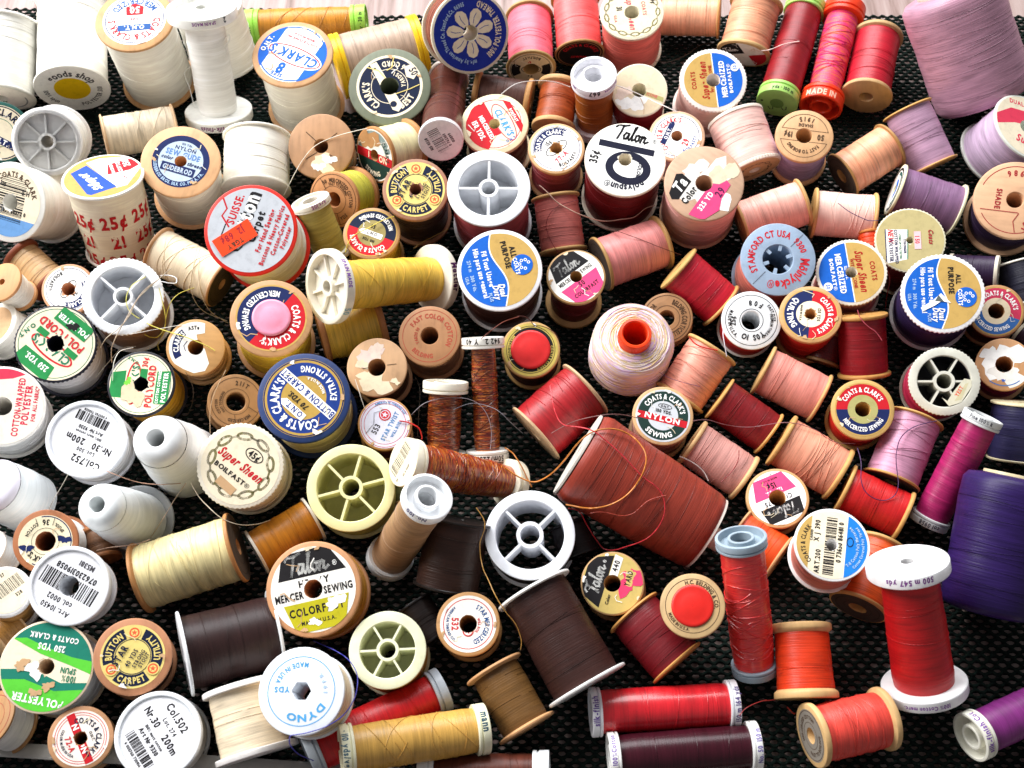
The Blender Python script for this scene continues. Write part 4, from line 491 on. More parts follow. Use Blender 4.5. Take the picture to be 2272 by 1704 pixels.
((-0.05732, -0.09865, 0.00365),(0.3346, 0.027, 0.942),(0.927, 0.168, -0.334),0.01087,0.06606,'tube','a88462',{'core':'f4f6f8','rt':0.84,'rt0':0.88,'ch':0.5,'near':'cup','rtx':[('No. 100',0.0,1,0.32,'5a5a8a',180)],'cang':-2.2},'taupe tube leaning with white hollow cap marked no.100'),
((0.00914, -0.09284, 0.00739),(-0.0482, -0.2353, 0.9707),(0.999, -0.021, 0.045),0.02016,0.025,'spoke','2e1e1a',{'core':'eef0f6','ns':4,'ri':0.76,'hub':0.3,'twist':45,'floor':None,'cang':-1.4},'large white four spoked ring with dark interior'),
((-0.02943, -0.1166, 0.01327),(0.1776, 0.8432, 0.5075),(0.983, -0.129, -0.129),0.0154,0.03147,'plast','33201a',{'core':'1c1614','ft':0.08,'cang':-1.59},'dark brown spool with black rims lying in shade'),
((0.02312, 0.10185, 0.02675),(0.1442, -0.8496, -0.5074),(0.989, 0.102, 0.11),0.01307,0.03051,'wood','c87068',{'wood':'b8925c','ft':0.14,'cang':1.59},'rose pink spool standing between the two blue and white lids'),
((0.08007, 0.07925, 0.01594),(-0.9208, -0.3891, -0.0285),(0.227, -0.594, 0.772),0.01489,0.03682,'wood','dd8a86',{'wood':'b48c56','holer':0.3,'ft':0.14,'lab':'shadowed_face','lr':0.95,'cang':0.1},'rose pink spool lying beneath the large white 35 cent lid'),
((0.03247, 0.04808, 0.00362),(-0.0124, -0.2431, 0.9699),(0.792, 0.59, 0.158),0.01488,0.03572,'wood','5a181c',{'wood':'b28c5a','lab':'talon50','lr':0.93,'holer':0.2,'rt':0.82,'cang':-2.33},'small spool with black and pink slanted label numbered 50'),
((0.05856, 0.00842, 0.0094),(0.017, -0.2088, 0.9778),(1.0, 0.01, -0.015),0.01981,0.02971,'cone','e6c4c0',{'core':'f2481c','prof':'top','varie':['e8c8d8','e6c8a0','ead8e2','d4b4dc','e8cc90'],'cang':-1.88},'pastel variegated cone with bright orange tube'),
((0.0807, 0.03382, 0.00554),(-0.1371, -0.3955, 0.9082),(0.465, -0.835, -0.293),0.01324,0.01324,'wood','96604a',{'wood':'a87c54','lab':'belding','lr':0.93,'holer':0.3,'cang':-0.45},'dark stamped wooden end peeking out behind the pastel cone'),
((0.10882, 0.03959, 0.01233),(-0.7587, 0.5181, 0.3948),(0.638, 0.468, 0.612),0.01342,0.0308,'wood','bc1c30',{'wood':'c8a060','ft':0.13,'cang':-1.46},'glossy crimson spool lying below the torn pink label'),
((0.0991, 0.00469, 0.02576),(-0.5594, -0.6999, -0.444),(0.818, -0.553, -0.158),0.01373,0.0303,'wood','eda08a',{'wood':'d0a668','ft':0.14,'cross':1,'cang':1.53},'peach spool leaning between pastel cone and white 25 cent lid'),
((0.13549, 0.06238, 0.00715),(-0.0487, -0.377, 0.9249),(0.999, -0.031, 0.04),0.01881,0.03574,'plast','e08a7a',{'core':'9fb2c8','ft':0.06,'lab':'moln','lr':0.97,'holer':0.4,'tabs':1,'cang':-2.12},'grey blue plastic lid with red circular lettering numbered 9300'),
((0.12105, 0.0294, 0.00583),(-0.0676, -0.3869, 0.9196),(0.998, -0.04, 0.057),0.01485,0.02377,'plast','b81c1c',{'core':'eef0f2','ft':0.09,'lab':'yds10','lr':0.95,'holer':0.32,'cang':-2.11},'white spool with hand stamped 10 yds and 25 cents'),
((0.15222, -0.01714, 0.01306),(-0.8784, 0.4571, 0.1393),(0.434, 0.641, 0.633),0.01319,0.032,'wood','e79486',{'wood':'caa066','ft':0.13,'cang':-1.47},'salmon spool lying with satin sheen under the red and navy quilting spool'),
((0.15177, 0.0265, 0.00388),(-0.132, -0.217, 0.9672),(-0.17, -0.956, -0.238),0.01528,0.03055,'wood','b82a22',{'wood':'cb9c66','lab':'quilt','lr':0.88,'holer':0.17,'jag':0.5,'cang':-0.13},'red thread spool with quilting label in red and navy'),
((0.17557, 0.05291, 0.00603),(-0.1559, -0.3044, 0.9397),(0.093, -0.952, -0.293),0.01764,0.03352,'plast','d89088',{'core':'f2e8d8','ft':0.09,'lab':'sheen','lr':0.9,'holer':0.16,'knurl':1,'cang':-0.46},'pink spool with half blue half gold label, the lower of two alike'),
((0.1768, -0.00144, 0.00993),(-0.0971, 0.7525, 0.6514),(0.957, -0.109, 0.269),0.01309,0.03126,'wood','86101a',{'wood':'bb8a4a','ft':0.16,'cang':-1.56},'deep red spool standing in shade below the gold and blue lid'),
((0.20854, 0.0718, 0.00578),(-0.1664, -0.2815, 0.945),(-0.035, -0.956, -0.291),0.01768,0.03535,'plast','7a1418',{'core':'e0d8b8','ft':0.07,'lab':'goldnew','lr':0.94,'holer':0.1,'jag':0.6,'knurl':1,'cang':-0.38},'old gold lid with pink price tag and blue printed panel'),
((0.21398, 0.03316, 0.01495),(-0.1596, -0.3494, 0.9233),(-0.022, -0.934, -0.357),0.0198,0.0396,'plast','33264e',{'core':'f4f2f2','ft':0.08,'lab':'dual2','lr':0.89,'hole':0,'knurl':1,'cang':-0.61},'half blue half gold label over dark purple thread, torn centre'),
((0.22775, 0.05763, 0.01955),(0.8953, -0.307, 0.3227),(0.401, 0.871, -0.284),0.00877,0.02411,'plast','30203a',{'core':'e2d8c4','ft':0.2,'rt':0.94,'cang':2.59},'small dark violet spool with cream rim behind the torn blue label'),
((0.26749, 0.05911, 0.02561),(0.1639, -0.892, -0.4212),(0.904, -0.035, 0.426),0.01764,0.02282,'plast','20202e',{'core':'d8d4c8','ft':0.06,'rt':0.95,'cang':1.59},'near black navy spool at the picture edge with pale rim'),
((0.24604, 0.03266, 0.00873),(-0.2199, -0.3976, 0.8908),(0.885, -0.466, 0.01),0.01338,0.0281,'wood','5a1c1e',{'wood':'b98a5c','lab':'rb108','lr':0.92,'holer':0.28,'cang':-1.85},'faded red and blue ring label partly behind the torn blue one'),
((0.24612, 0.00112, 0.00553),(-0.2715, -0.3229, 0.9067),(0.96, -0.151, 0.234),0.0131,0.02751,'wood','9a2450',{'wood':'c99668','lab':'peel2','lr':0.92,'holer':0.3,'cang':-2.0},'peeled white label above plum thread beside the knurled silver lid'),
((0.21099, -0.00775, 0.0075),(-0.1794, -0.4165, 0.8913),(0.984, -0.096, 0.153),0.01653,0.03306,'spoke','b8284c',{'core':'d8d6c8','ns':6,'ri':0.74,'hub':0.3,'twist':60,'floor':None,'knurl':1,'hollow_shade':'1e1a28','lab':'tornfilm','lr':0.76,'cang':-2.5},'knurled silver lid with torn film over six spokes, crimson thread'),
((0.03606, -0.01765, 0.0247),(-0.7419, -0.6206, -0.2538),(0.67, -0.697, -0.255),0.01666,0.03385,'wood','a01c22',{'wood':'c8a882','ft':0.1,'r0':0.95,'cross':1,'cang':1.46},'red spool with broad wooden ends beside the flame coloured tubes'),
((0.08964, -0.09249, 0.01837),(-0.8512, 0.4573, 0.2574),(0.522, 0.69, 0.502),0.02211,0.07105,'cone','943626',{'core':'e8e0d4','prof':'lying','r0':0.86,'cang':-1.49},'big brick red cone lying across the middle'),
((0.07174, -0.03068, 0.00375),(-0.0326, -0.2595, 0.9652),(0.965, -0.259, -0.037),0.01433,0.03152,'wood','c88a78',{'wood':'d2a878','lab':'nylon1','lr':0.89,'hole':0,'cang':-1.64},'small spool with dark green label and red nylon band'),
((0.12521, -0.03613, 0.01143),(-0.8062, 0.5406, 0.2404),(0.568, 0.593, 0.571),0.01178,0.03036,'wood','80141a',{'wood':'cc9c58','ft':0.12,'cang':-1.49},'dark red spool lying beside the green and red nylon label'),
((0.11095, -0.06056, 0.01179),(-0.8209, 0.5246, 0.2259),(0.553, 0.63, 0.546),0.0121,0.03135,'wood','d69a90',{'wood':'d8b07c','ft':0.18,'cang':-1.48},'dusty pink spool lying with a white thread end on it'),
((0.15549, -0.0596, 0.01358),(-0.8434, 0.5164, 0.1485),(0.493, 0.634, 0.596),0.01373,0.03254,'wood','ecA284',{'wood':'cc9e5e','ft':0.16,'cross':1,'cang':-1.47},'soft peach spool lying above the small orange spool with black and pink label'),
((0.1694, -0.02533, 0.00512),(-0.1413, -0.3211, 0.9364),(0.99, -0.074, 0.124),0.01459,0.03063,'wood','c8281c',{'wood':'d0a864','lab':'rb117','lr':0.88,'holer':0.24,'cang':-2.16},'orange red spool with neat red and navy ring label around gold centre'),
((0.19287, -0.03413, 0.02389),(-0.4083, -0.8529, -0.3254),(0.246, -0.446, 0.86),0.01374,0.03348,'wood','c48aa4',{'wood':'cc9e58','ft':0.1,'lab':'shadowed_face','lr':0.95,'cross':1,'cang':0.51},'mauve pink spool standing with thread crossing its shiny side'),
((0.18312, -0.08056, 0.01223),(-0.8815, 0.4703, 0.042),(0.395, 0.685, 0.613),0.01224,0.03055,'wood','c41c1e',{'wood':'d0a05c','ft':0.16,'cang':-1.45},'bright red spool lying below the mauve pink one'),
((0.19483, -0.0819, 0.00686),(0.375, 0.64, 0.6706),(0.855, -0.519, 0.017),0.00924,0.05726,'tube','a01c5a',{'core':'d6d8d8','rt':0.88,'ch':0.5,'rtx':[('Fine 100% k',0.0,1,0.28,'4a4a52',0),('col 0958',0.1,0,0.32,'3a3a44',180)],'cang':-1.62},'long plum magenta tube with grey white caps'),
((0.24347, -0.05075, 0.01253),(0.0468, 0.7951, 0.6046),(0.921, -0.269, 0.283),0.01573,0.02769,'plast','2a2748',{'core':'cdbf9a','ft':0.07,'rt':0.96,'cang':-1.58},'dark indigo spool standing at the picture edge above the deep purple cone'),
((0.2092, -0.12945, 0.01739),(0.2049, 0.8248, 0.527),(0.902, -0.369, 0.227),0.02154,0.06082,'cone','2a1850',{'core':'d8c8a0','prof':'soft','r0':0.95,'cang':-1.57},'large deep purple cone at the picture edge'),
((0.12489, -0.07325, 0.00246),(-0.133, -0.1512, 0.9795),(-0.923, -0.34, -0.178),0.01439,0.02158,'wood','b83a1c',{'wood':'cc9e68','lab':'talon15','lr':0.9,'r0':0.85,'holer':0.26,'cang':0.92},'small orange spool with black and pink label marked 15 cents upside down'),
((0.13961, -0.10588, 0.02264),(-0.0896, -0.1698, 0.9814),(0.182, 0.966, 0.184),0.01609,0.02317,'plast','d88070',{'core':'f2f0ee','ft':0.07,'lab':'bar124','lr':0.93,'holer':0.15,'jag':0.3,'cang':2.73},'cream barcode label with bright blue edge and gold edge over coral thread'),
((0.10653, -0.15261, 0.0065),(-0.1538, 0.6272, 0.7635),(0.941, -0.142, 0.306),0.01095,0.06591,'tube','e83a34',{'core':'9fb0bc','rt':0.86,'rt0':0.88,'r0':0.92,'ch':0.42,'near':'cup','gloss':1,'varie':['ee3a30','e0303a','f24e40','d42a30'],'cang':-1.39},'scarlet tube in film with grey blue hollow cap'),
((0.10422, -0.08759, 0.01233),(0.7904, -0.612, -0.0259),(0.575, 0.726, 0.377),0.01173,0.02303,'wood','e8521c',{'wood':'d8a874','ft':0.12,'cang':1.64},'orange spool lying half hidden behind the grey blue capped tube'),
((0.16859, -0.09703, 0.01592),(-0.4518, -0.8881, -0.0848),(0.481, -0.322, 0.815),0.01321,0.03248,'wood','e0561c',{'wood':'c89a5c','lab':'shadowed_face','lr':0.92,'ft':0.14,'holer':0.3,'cang':0.7},'orange spool leaning with its dark lower end showing'),
((0.17745, -0.16374, 0.01272),(-0.2061, 0.6766, 0.707),(0.876, -0.194, 0.441),0.01713,0.0615,'bob','b81418',{'core':'f2f2f2','rt':0.68,'rt0':0.72,'ch':0.3,'near':'disk','r0':1.05,'rtx':[('500 m 547 yds',0.0,1,0.2,'8a4a9a',180),('100% Cotton merc.',0.0,0,0.15,'8a5aa0',180)],'cang':-1.36},'tall red bobbin standing with white ends printed 500 m'),
((0.12556, -0.13648, 0.02134),(0.0146, -0.9661, -0.2577),(0.974, -0.045, 0.224),0.01364,0.03166,'wood','dc3a14',{'wood':'d8ae76','ft':0.3,'flt':0.88,'r0':0.96,'cang':1.57},'orange red spool standing upright alone on the mat'),
((0.15858, -0.17532, 0.01329),(-0.9616, -0.246, 0.1213),(0.07, 0.209, 0.975),0.01339,0.03519,'wood','e24a3e',{'wood':'dab27a','ft':0.27,'holer':0.25,'lab':'inkface','lr':0.82,'cross':1,'cang':-0.41},'coral red spool lying alone on the mat with ink stamped end'),
((0.23644, -0.16478, 0.01044),(-0.9099, -0.3969, 0.1204),(0.239, -0.264, 0.934),0.01052,0.04948,'tube','7a2a72',{'core':'e8e6d8','rt':0.86,'ch':0.5,'near':'cup','rtx':[('silk-finish Cot',0.0,1,0.34,'7a4aa0',0)],'cang':0.23},'purple tube lying at the bottom corner with silk-finish printed cap'),
((0.09627, -0.16835, 0.01037),(-0.9977, -0.0644, 0.0203),(0.06, -0.716, 0.695),0.01037,0.06301,'tube','d6202a',{'core':'f2f2f6','rt':0.88,'ch':0.42,'rtx':[('silk-finish',0.05,1,0.34,'6a4a9a',0),('150 m 164 yds',0.0,0,0.3,'5a4a80',0)],'sheen':1,'cang':0.51},'bright red tube lying with white silk-finish caps'),
((0.10365, -0.18609, 0.01037),(-0.9967, -0.0808, 0.0039),(0.066, -0.79, 0.61),0.01037,0.06335,'tube','380f1a',{'core':'f2f2ee','rt':0.86,'ch':0.42,'rtx':[('finish 100%Cotton',0.0,1,0.28,'7a5aa8',0),('No. 50  150 m',0.0,0,0.28,'6a5aa0',0)],'sheen':1,'cang':0.66},'maroon tube lying against the bright red one'),
((-0.03874, -0.19731, 0.00872),(0.9975, -0.0036, 0.0708),(0.07, -0.088, -0.994),0.00875,0.05454,'tube','5a2c20',{'core':'f0f4f6','rt':0.86,'ch':0.78,'rtx':[('3528',0.3,1,0.5,'2a3a4a',180)],'cang':-2.8},'reddish brown tube at the bottom edge with white cap numbered 3528'),
((0.05327, -0.12903, 0.01705),(0.6315, -0.7657, -0.1222),(0.764, 0.588, 0.265),0.01353,0.02959,'wood','74161e',{'wood':'cc9450','ft':0.1,'cang':1.61},'dark red spool lying in shade with thin wooden rims'),
((0.07863, -0.13272, 0.02683),(-0.1688, -0.2315, 0.9581),(0.917, -0.393, 0.066),0.01367,0.0164,'wood','8a1818',{'wood':'c9a878','lab':'beld2','lr':0.88,'r0':0.85,'hole':0,'plug':'d4241c','plr':0.65,'cang':-1.03},'red plug in a tan wooden end with black ring lettering'),
((0.0472, -0.11388, 0.00403),(-0.1308, -0.2577, 0.9573),(0.315, 0.905, 0.287),0.01396,0.02513,'wood','5a1c18',{'wood':'c09868','lab':'talon440','lr':0.95,'holer':0.26,'cang':-2.47},'small spool with black label and worn pink patch numbered 440'),
((0.00927, -0.1229, 0.0278),(0.4863, -0.8497, -0.2037),(0.872, 0.456, 0.18),0.01853,0.04742,'plast','38211d',{'core':'f4f4f0','ft':0.07,'rt':0.84,'r0':0.95,'cang':1.59},'large dark brown spool lying with thin white rims'),
((-0.00808, -0.15505, 0.01848),(0.4997, -0.8459, -0.1865),(0.866, 0.485, 0.122),0.01321,0.02949,'wood','6c4c28',{'wood':'cc9a6a','ft':0.12,'rt':0.8,'cang':1.6},'olive brown spool lying beside the large dark brown one'),
((-0.01815, -0.1329, 0.00327),(-0.0281, -0.235, 0.9716),(0.004, -0.972, -0.235),0.0138,0.02484,'wood','4a3024',{'wood':'c2925e','lab':'n532','lr':0.88,'holer':0.27,'cang':0.46},'small white label with red 532 and navy arc on wooden spool'),
((-0.08388, -0.11777, 0.01002),(-0.0295, -0.3196, 0.9471),(0.975, 0.2, 0.098),0.02047,0.03071,'wood','c28a34',{'wood':'cc956a','lab':'talonh','lr':0.89,'holer':0.19,'rt':0.95,'cang':-0.56},'big wooden spool with black and olive yellow heavy sewing label'),
((-0.05265, -0.14558, 0.00332),(-0.0032, -0.2022, 0.9793),(1.0, -0.001, 0.003),0.01644,0.0263,'spoke','bd8838',{'core':'eef0cc','ns':6,'ri':0.715,'hub':0.29,'twist':3,'floor':0.6,'zf':0.35,'cang':-0.93},'smaller cream six spoked spool over golden brown thread'),
((-0.08231, -0.17118, 0.0296),(-0.0593, -0.212, 0.9755),(-0.998, 0.018, -0.057),0.01728,0.02246,'plast','e0ccae',{'core':'eef2f8','ft':0.12,'lab':'dyno','lr':0.8,'holer':0.22,'hexa':1,'rt':0.95,'cang':2.74},'glossy white end with pale blue circular lettering and hexagon hole'),
((-0.02937, -0.1612, 0.00966),(-0.8798, -0.4711, 0.0626),(0.448, -0.866, -0.222),0.01019,0.06381,'tube','c8181e',{'core':'b4bcc4','rt':0.87,'ch':0.55,'r0':0.95,'cang':1.49},'red tube with grey caps lying under the gold tube'),
((-0.0107, -0.18102, 0.01795),(-0.9661, -0.1987, 0.1648),(0.23, -0.953, 0.198),0.01054,0.06101,'tube','c89a4a',{'core':'efeccc','rt':0.88,'ch':0.5,'cross':1,'rtx':[('· 110 yds/vgs',0.0,1,0.34,'4a6a7a',180),('mann',0.3,0,0.42,'2a4a5a',180)],'cang':1.08},'gold tube lying with ivory caps at the bottom of the heap'),
((-0.10262, -0.13844, 0.01789),(-0.9266, -0.3257, 0.1878),(0.279, -0.931, -0.236),0.01822,0.04025,'plast','2c1b1a',{'core':'f0f4f8','ft':0.07,'rt':0.86,'cang':1.41},'large dark brown spool lying under the olive yellow label, with white rims'),
((-0.11398, -0.1644, 0.02468),(0.2901, -0.9198, -0.2643),(0.937, 0.329, -0.118),0.01734,0.0301,'plast','e8d6b8',{'core':'ece8e4','ft':0.14,'rt':0.86,'r0':0.95,'cang':1.58},'large cream spool lying with thick white rims'),
((-0.14655, -0.18152, 0.00394),(0.083, -0.2098, 0.9742),(0.575, -0.789, -0.219),0.01749,0.02623,'cap','ece8e0',{'core':'f0f4f8','lab':'col502','lr':0.85,'hole':0,'cang':0.63},'white lid with barcode and number 502'),
((-0.16412, -0.14847, 0.0048),(0.1872, -0.236, 0.9535),(0.982, 0.062, -0.177),0.01593,0.03187,'wood','4a2e24',{'wood':'b9805c','lab':'star','lr':0.82,'hole':0,'cang':-0.72},'wooden spool with intact yellow button and carpet label'),
((-0.19689, -0.153, 0.00514),(0.1257, -0.2391, 0.9628),(-0.98, 0.124, 0.159),0.01904,0.03237,'plast','e8eaf0',{'core':'e8d0b4','ft':0.04,'lab':'greenp','lr':0.95,'holer':0.16,'jag':0.5,'cang':2.96},'white spool with torn two tone green label'),
((-0.18157, -0.18292, 0.00364),(0.2068, -0.1914, 0.9595),(0.451, -0.852, -0.267),0.01293,0.02327,'wood','d8d4ac',{'wood':'bb8a62','lab':'n72','lr':0.86,'holer':0.2,'jag':0.3,'cang':0.54},'small wooden spool with red slanted nylon band numbered 72-A'),
((-0.18946, -0.12115, 0.02269),(0.1091, -0.3164, 0.9423),(-0.88, 0.41, 0.24),0.01673,0.02509,'cap','eaf0f4',{'core':'f4f6fa','lab':'m10450','lr':0.86,'r0':0.9,'holer':0.25,'rtx':[('Mettler',0.0,1,0.24,'5a4a9a',0)],'cang':-2.93},'white capped spool with large barcode around a grey hole and number 10450'),
((-0.22513, -0.1222, 0.00319),(0.2447, -0.1727, 0.9541),(0.721, 0.69, -0.06),0.01067,0.0384,'tube','b08040',{'core':'f0eeea','rt':0.86,'ch':0.45,'near':'flat','lab':'bar153','lr':0.9,'cang':-1.65},'small white barcode cap at the picture edge'),
((-0.21183, -0.1769, 0.00558),(-0.4664, 0.0224, 0.8843),(0.874, -0.139, 0.465),0.01194,0.01375,'wood','e8e6e2',{'wood':'a87a4a','ft':0.1,'lab':'stamp3','lr':0.9,'cang':-0.22},'white spool with brown wooden end in the bottom corner'),
((0.19356, 0.0881, 0.01384),(0.0493, -0.9054, -0.4217),(0.976, 0.133, -0.17),0.00837,0.01483,'wood','e04a20',{'wood':'c8803c','ft':0.2,'cang':2.09},'scrap of bright orange spool showing between pale blush spool and old gold lid'),
((-0.19201, -0.08565, 0.01054),(0.2979, -0.9383, -0.1755),(0.59, 0.325, -0.739),0.00788,0.01586,'wood','6a4a34',{'wood':'9a6238','ft':0.3,'cang':2.23},'brown wooden spool mostly hidden beneath the lower white cone and lid 10450'),
((-0.21934, -0.13198, 0.00936),(-0.5976, -0.7728, 0.2138),(0.713, -0.634, -0.299),0.00959,0.01288,'plast','a87838',{'core':'cfa878','ft':0.1,'cang':1.35},'golden tan spool lying hidden under the small barcode cap'),
((0.26105, 0.02638, 0.00798),(0.668, -0.743, 0.0416),(0.639, 0.601, 0.48),0.00798,0.00911,'plast','3a2430',{'core':'e0d4b8','ft':0.2,'cang':1.77},'cream rimmed dark plum spool barely showing at the picture edge'),
((-0.05432, -0.05768, 0.01073),(0.2589, -0.8968, -0.3588),(0.962, 0.273, 0.013),0.00615,0.01389,'wood','5a5a34',{'wood':'8a6a40','ft':0.2,'rt':0.9,'cang':1.6},'dark olive spool barely seen between yellow spokes and taupe tube'),
((0.02602, -0.08496, 0.01402),(0.3395, -0.9012, -0.2695),(0.939, 0.308, 0.154),0.01003,0.01618,'plast','221c1c',{'core':'1a1616','ft':0.1,'cang':1.61},'black spool in deep shade under the brick red cone'),
((0.16253, 0.02062, 0.01564),(-0.3185, -0.8071, -0.497),(0.916, -0.398, 0.059),0.00869,0.0163,'wood','4a1014',{'wood':'7a5a34','ft':0.2,'cang':1.54},'dark maroon spool in deep shade behind the quilting label spool'),
((-0.04459, -0.1247, 0.01361),(0.5699, -0.7917, -0.2199),(0.819, 0.567, 0.081),0.00965,0.01911,'plast','1e1614',{'core':'161212','ft':0.1,'cang':1.64},'near black spool in shade between label 532 and yellow spokes')]
chars=set('MADEIN0123456789')
def walk(x):
    if isinstance(x,str): chars.update(x)
    elif isinstance(x,(list,tuple)):
        for y in x: walk(y)
for bgc,ops in LABELS.values(): walk(ops)
for s in SPOOLS: walk(s[7].get('rtx',[]))
chars|=set('25¢68JTG&Y!- ')
make_glyphs(sorted(chars-{' '}))
NAMES={'wood':('wooden_spool','spool','wooden spools of thread'),'plast':('plastic_spool','spool','plastic spools of thread'),'spoke':('plastic_spool','spool','plastic spools of thread'),
 'cap':('plastic_spool','spool','plastic spools of thread'),'bob':('thread_bobbin','bobbin','tall thread bobbins'),'tube':('thread_tube','thread tube','slim tubes of thread'),'cone':('thread_cone','thread cone','cones of thread')}
def rim_text(mb,txt,R,zc,ang,size,colr,flip):
    m=paper_mat(colr); out,W=layout(txt,size,1)
    for ch,x0,wd in out:
        v,f,_=GLY[ch]; q=[]
        for p in v:
            u=x0-W/2+p[0]*size; h=(p[1]-.36)*size
            if flip: u,h=-u,-h
            a=ang+u/R; q.append((R*math.cos(a),R*math.sin(a),zc+h))
        mb.add(q,f,m)
def bulge(z0,z1,ra,rb,n=9,b=.02,edge=.0):
    out=[]
    for i in range(n):
        t=i/(n-1); r=ra+(rb-ra)*t; r*=1+.007*math.sin(i*2.3+z1*9e3)+.006*math.sin(i*1.1+ra*2e4); e=min(t,1-t)*n
        out.append((r*(1+b*math.sin(math.pi*t))*(1-edge*max(0,1-e)),z0+(z1-z0)*t))
    return out
def strands(mb,prof,m,n,amp,rd,rw=.00013):
    zs=[p[1] for p in prof]; rs=[p[0] for p in prof]; z0,z1=min(zs),max(zs)
    for i in range(n):
        zc=rd.uniform(z0+.12*(z1-z0),z1-.12*(z1-z0)); A=amp*(z1-z0)*rd.uniform(.3,1); ph=rd.random()*6.28
        a0=rd.random()*6.28; span=6.28*rd.uniform(.6,1.); pts=[]
        for k in range(41):
            a=a0+span*k/40; z=min(max(zc+A*math.sin(a+ph),z0+.0004),z1-.0004)
            pts.append((( np.interp(z,zs,rs)+rw*.7)*math.cos(a),(np.interp(z,zs,rs)+rw*.7)*math.sin(a),z))
        tube(mb,pts,rw,m,4)
def build(i,loc,ax,xd,R,L,kind,thr,kw,desc):
    nm,cat,grp=NAMES[kind]
    if kw.get('prof')=='nose': grp='cones of thread'
    e=bpy.data.objects.new(nm,None); col.objects.link(e); e.empty_display_size=.01
    z=Vector(ax).normalized(); x=Vector(xd); x=(x-z*x.dot(z)).normalized(); y=z.cross(x)
    e.matrix_world=Matrix(((x.x,y.x,z.x,loc[0]),(x.y,y.y,z.y,loc[1]),(x.z,y.z,z.z,loc[2]),(0,0,0,1)))
    e['label']=desc; e['category']=cat; e['group']=grp
    rd=random.Random(i*7+1); R0=R*kw.get('r0',1.); g=kw.get('gloss',0) or kw.get('sheen',0)
    tm=thread_mat(thr,g,kw.get('varie'),kw.get('smooth',0)); cang=kw['cang']; tb=MB(); tp=None; zl=L; lr=kw.get('lr',.9); hr=0
    seg=112 if kw.get('knurl') else 56; kn=kw.get('knurl')
    if kind=='wood':
        m=wood_mat(kw['wood']); ft=kw.get('ft',.2)*R; fl=kw.get('flt',.84); rt=kw.get('rt',.9); ed=.05*R
        rh=kw.get('holer',.22)*R; rh=rh if kw.get('hole',1) else .15*R
        zt=ft if kw.get('ft',.2)>.22 else ft*1.15
        P=[(rh,0),(R0-ed,0),(R0-ed*.3,ed*.3),(R0,ed),(R0,zt*.55),(R0*.985,zt*.7),(R0*fl,zt),(R0*.5,zt+.05*R),(R*.5,L-zt-.05*R),(R*fl,L-zt),(R*.985,L-zt*.7),(R,L-zt*.55),(R,L-ed),(R-ed*.3,L-ed*.3),(R-ed,L),(rh*1.08,L),(rh,L-.03*R)]
        c=MB(); lathe(c,P,m,seg,True); c.obj('wooden_core',e)
        a,b=zt*.86,L-zt*.86; ra=min(rt,.985)
        if kw.get('ft',.2)>.22: a,b,ra=zt*.96,L-zt*.96,min(rt,fl+.03)
        tp=bulge(a,b,R0*ra,R*ra,11,-.012+rd.uniform(-.015,.03),.015); hr=kw.get('holer',.22) if kw.get('hole',1) else 0
    elif kind in('plast','spoke','cap'):
        m=plastic_mat(kw['core'],kw.get('frost',0)); ft=kw.get('ft',.08)*R; rt=kw.get('rt',.93); ed=.025*R
        rh=kw.get('holer',.2)*R if kw.get('hole',1) else .12*R; c=MB()
        def rimp(r,za,zb,s):  # flange rim profile from outer face za to inner face zb
            q=[(r-ed,za),(r-ed*.3,za+s*ed*.3),(r,za+s*ed)]
            if kw.get('groove'): q+=[(r,za+(zb-za)*.45),(r*.965,za+(zb-za)*.5),(r*.965,za+(zb-za)*.56),(r*.995,za+(zb-za)*.6)]
            return q+[(r,zb-s*ed*.6),(r-ed*.6,zb)]
        lo=rimp(R0,0,ft,1); hi=rimp(R,L,L-ft,-1)[::-1]
        if kind=='spoke':
            ri=kw['ri']*R; rb=(ri+R*.9)/2
            P=[(ri,.0)]+lo+[(rb,ft),(rb,L-ft)]+hi+[(ri+.02*R,L),(ri,L-.02*R)]
        elif kind=='cap':
            cw=.42*R; hi=[(R*.93,L-cw),(R*.985,L-cw*.9),(R,L-cw*.6),(R,L-.05*R),(R*.985,L-.01*R),(R*.95,L),(R*.9,L-.01*R),(R*.88,L-.06*R)]
            zl=L-.06*R; P=[(rh,0)]+lo+[(.5*R,ft),(.5*R,L-cw)]+hi+[(rh,L-.06*R)]; ft=max(ft,.05*R)
            if not kw.get('hole',1): hi+=[]
        else: P=[(rh,0)]+lo+[(.5*R,ft),(.5*R,L-ft)]+hi+[(rh*1.05,L),(rh,L-.03*R)]
        ks=None
        if kn:
            j=[q for q in range(len(P)) if P[q][0]>.97*R and P[q][1]>L/2]; ks=set(j)
        hx=set(q for q in range(len(P)) if P[q][0]<=rh*1.06) if kw.get('hexa') else None
        lathe(c,P,m,seg,True,ks,hx)
        if kw.get('tabs'):
            for k in range(6):
                a=k*math.pi/3+.3; ca,sa=math.cos(a),math.sin(a)
                box=[(r*ca-t*sa,r*sa+t*ca,zz) for zz in (L-.12*R,L-.03*R) for r,t in ((rh*1.02,-.05*R),(rh*.62,-.04*R),(rh*.62,.04*R),(rh*1.02,.05*R))]
                c.add(box,[(0,3,2,1),(4,5,6,7),(0,1,5,4),(1,2,6,5),(2,3,7,6)],m)
        core=c.obj('plastic_core',e)
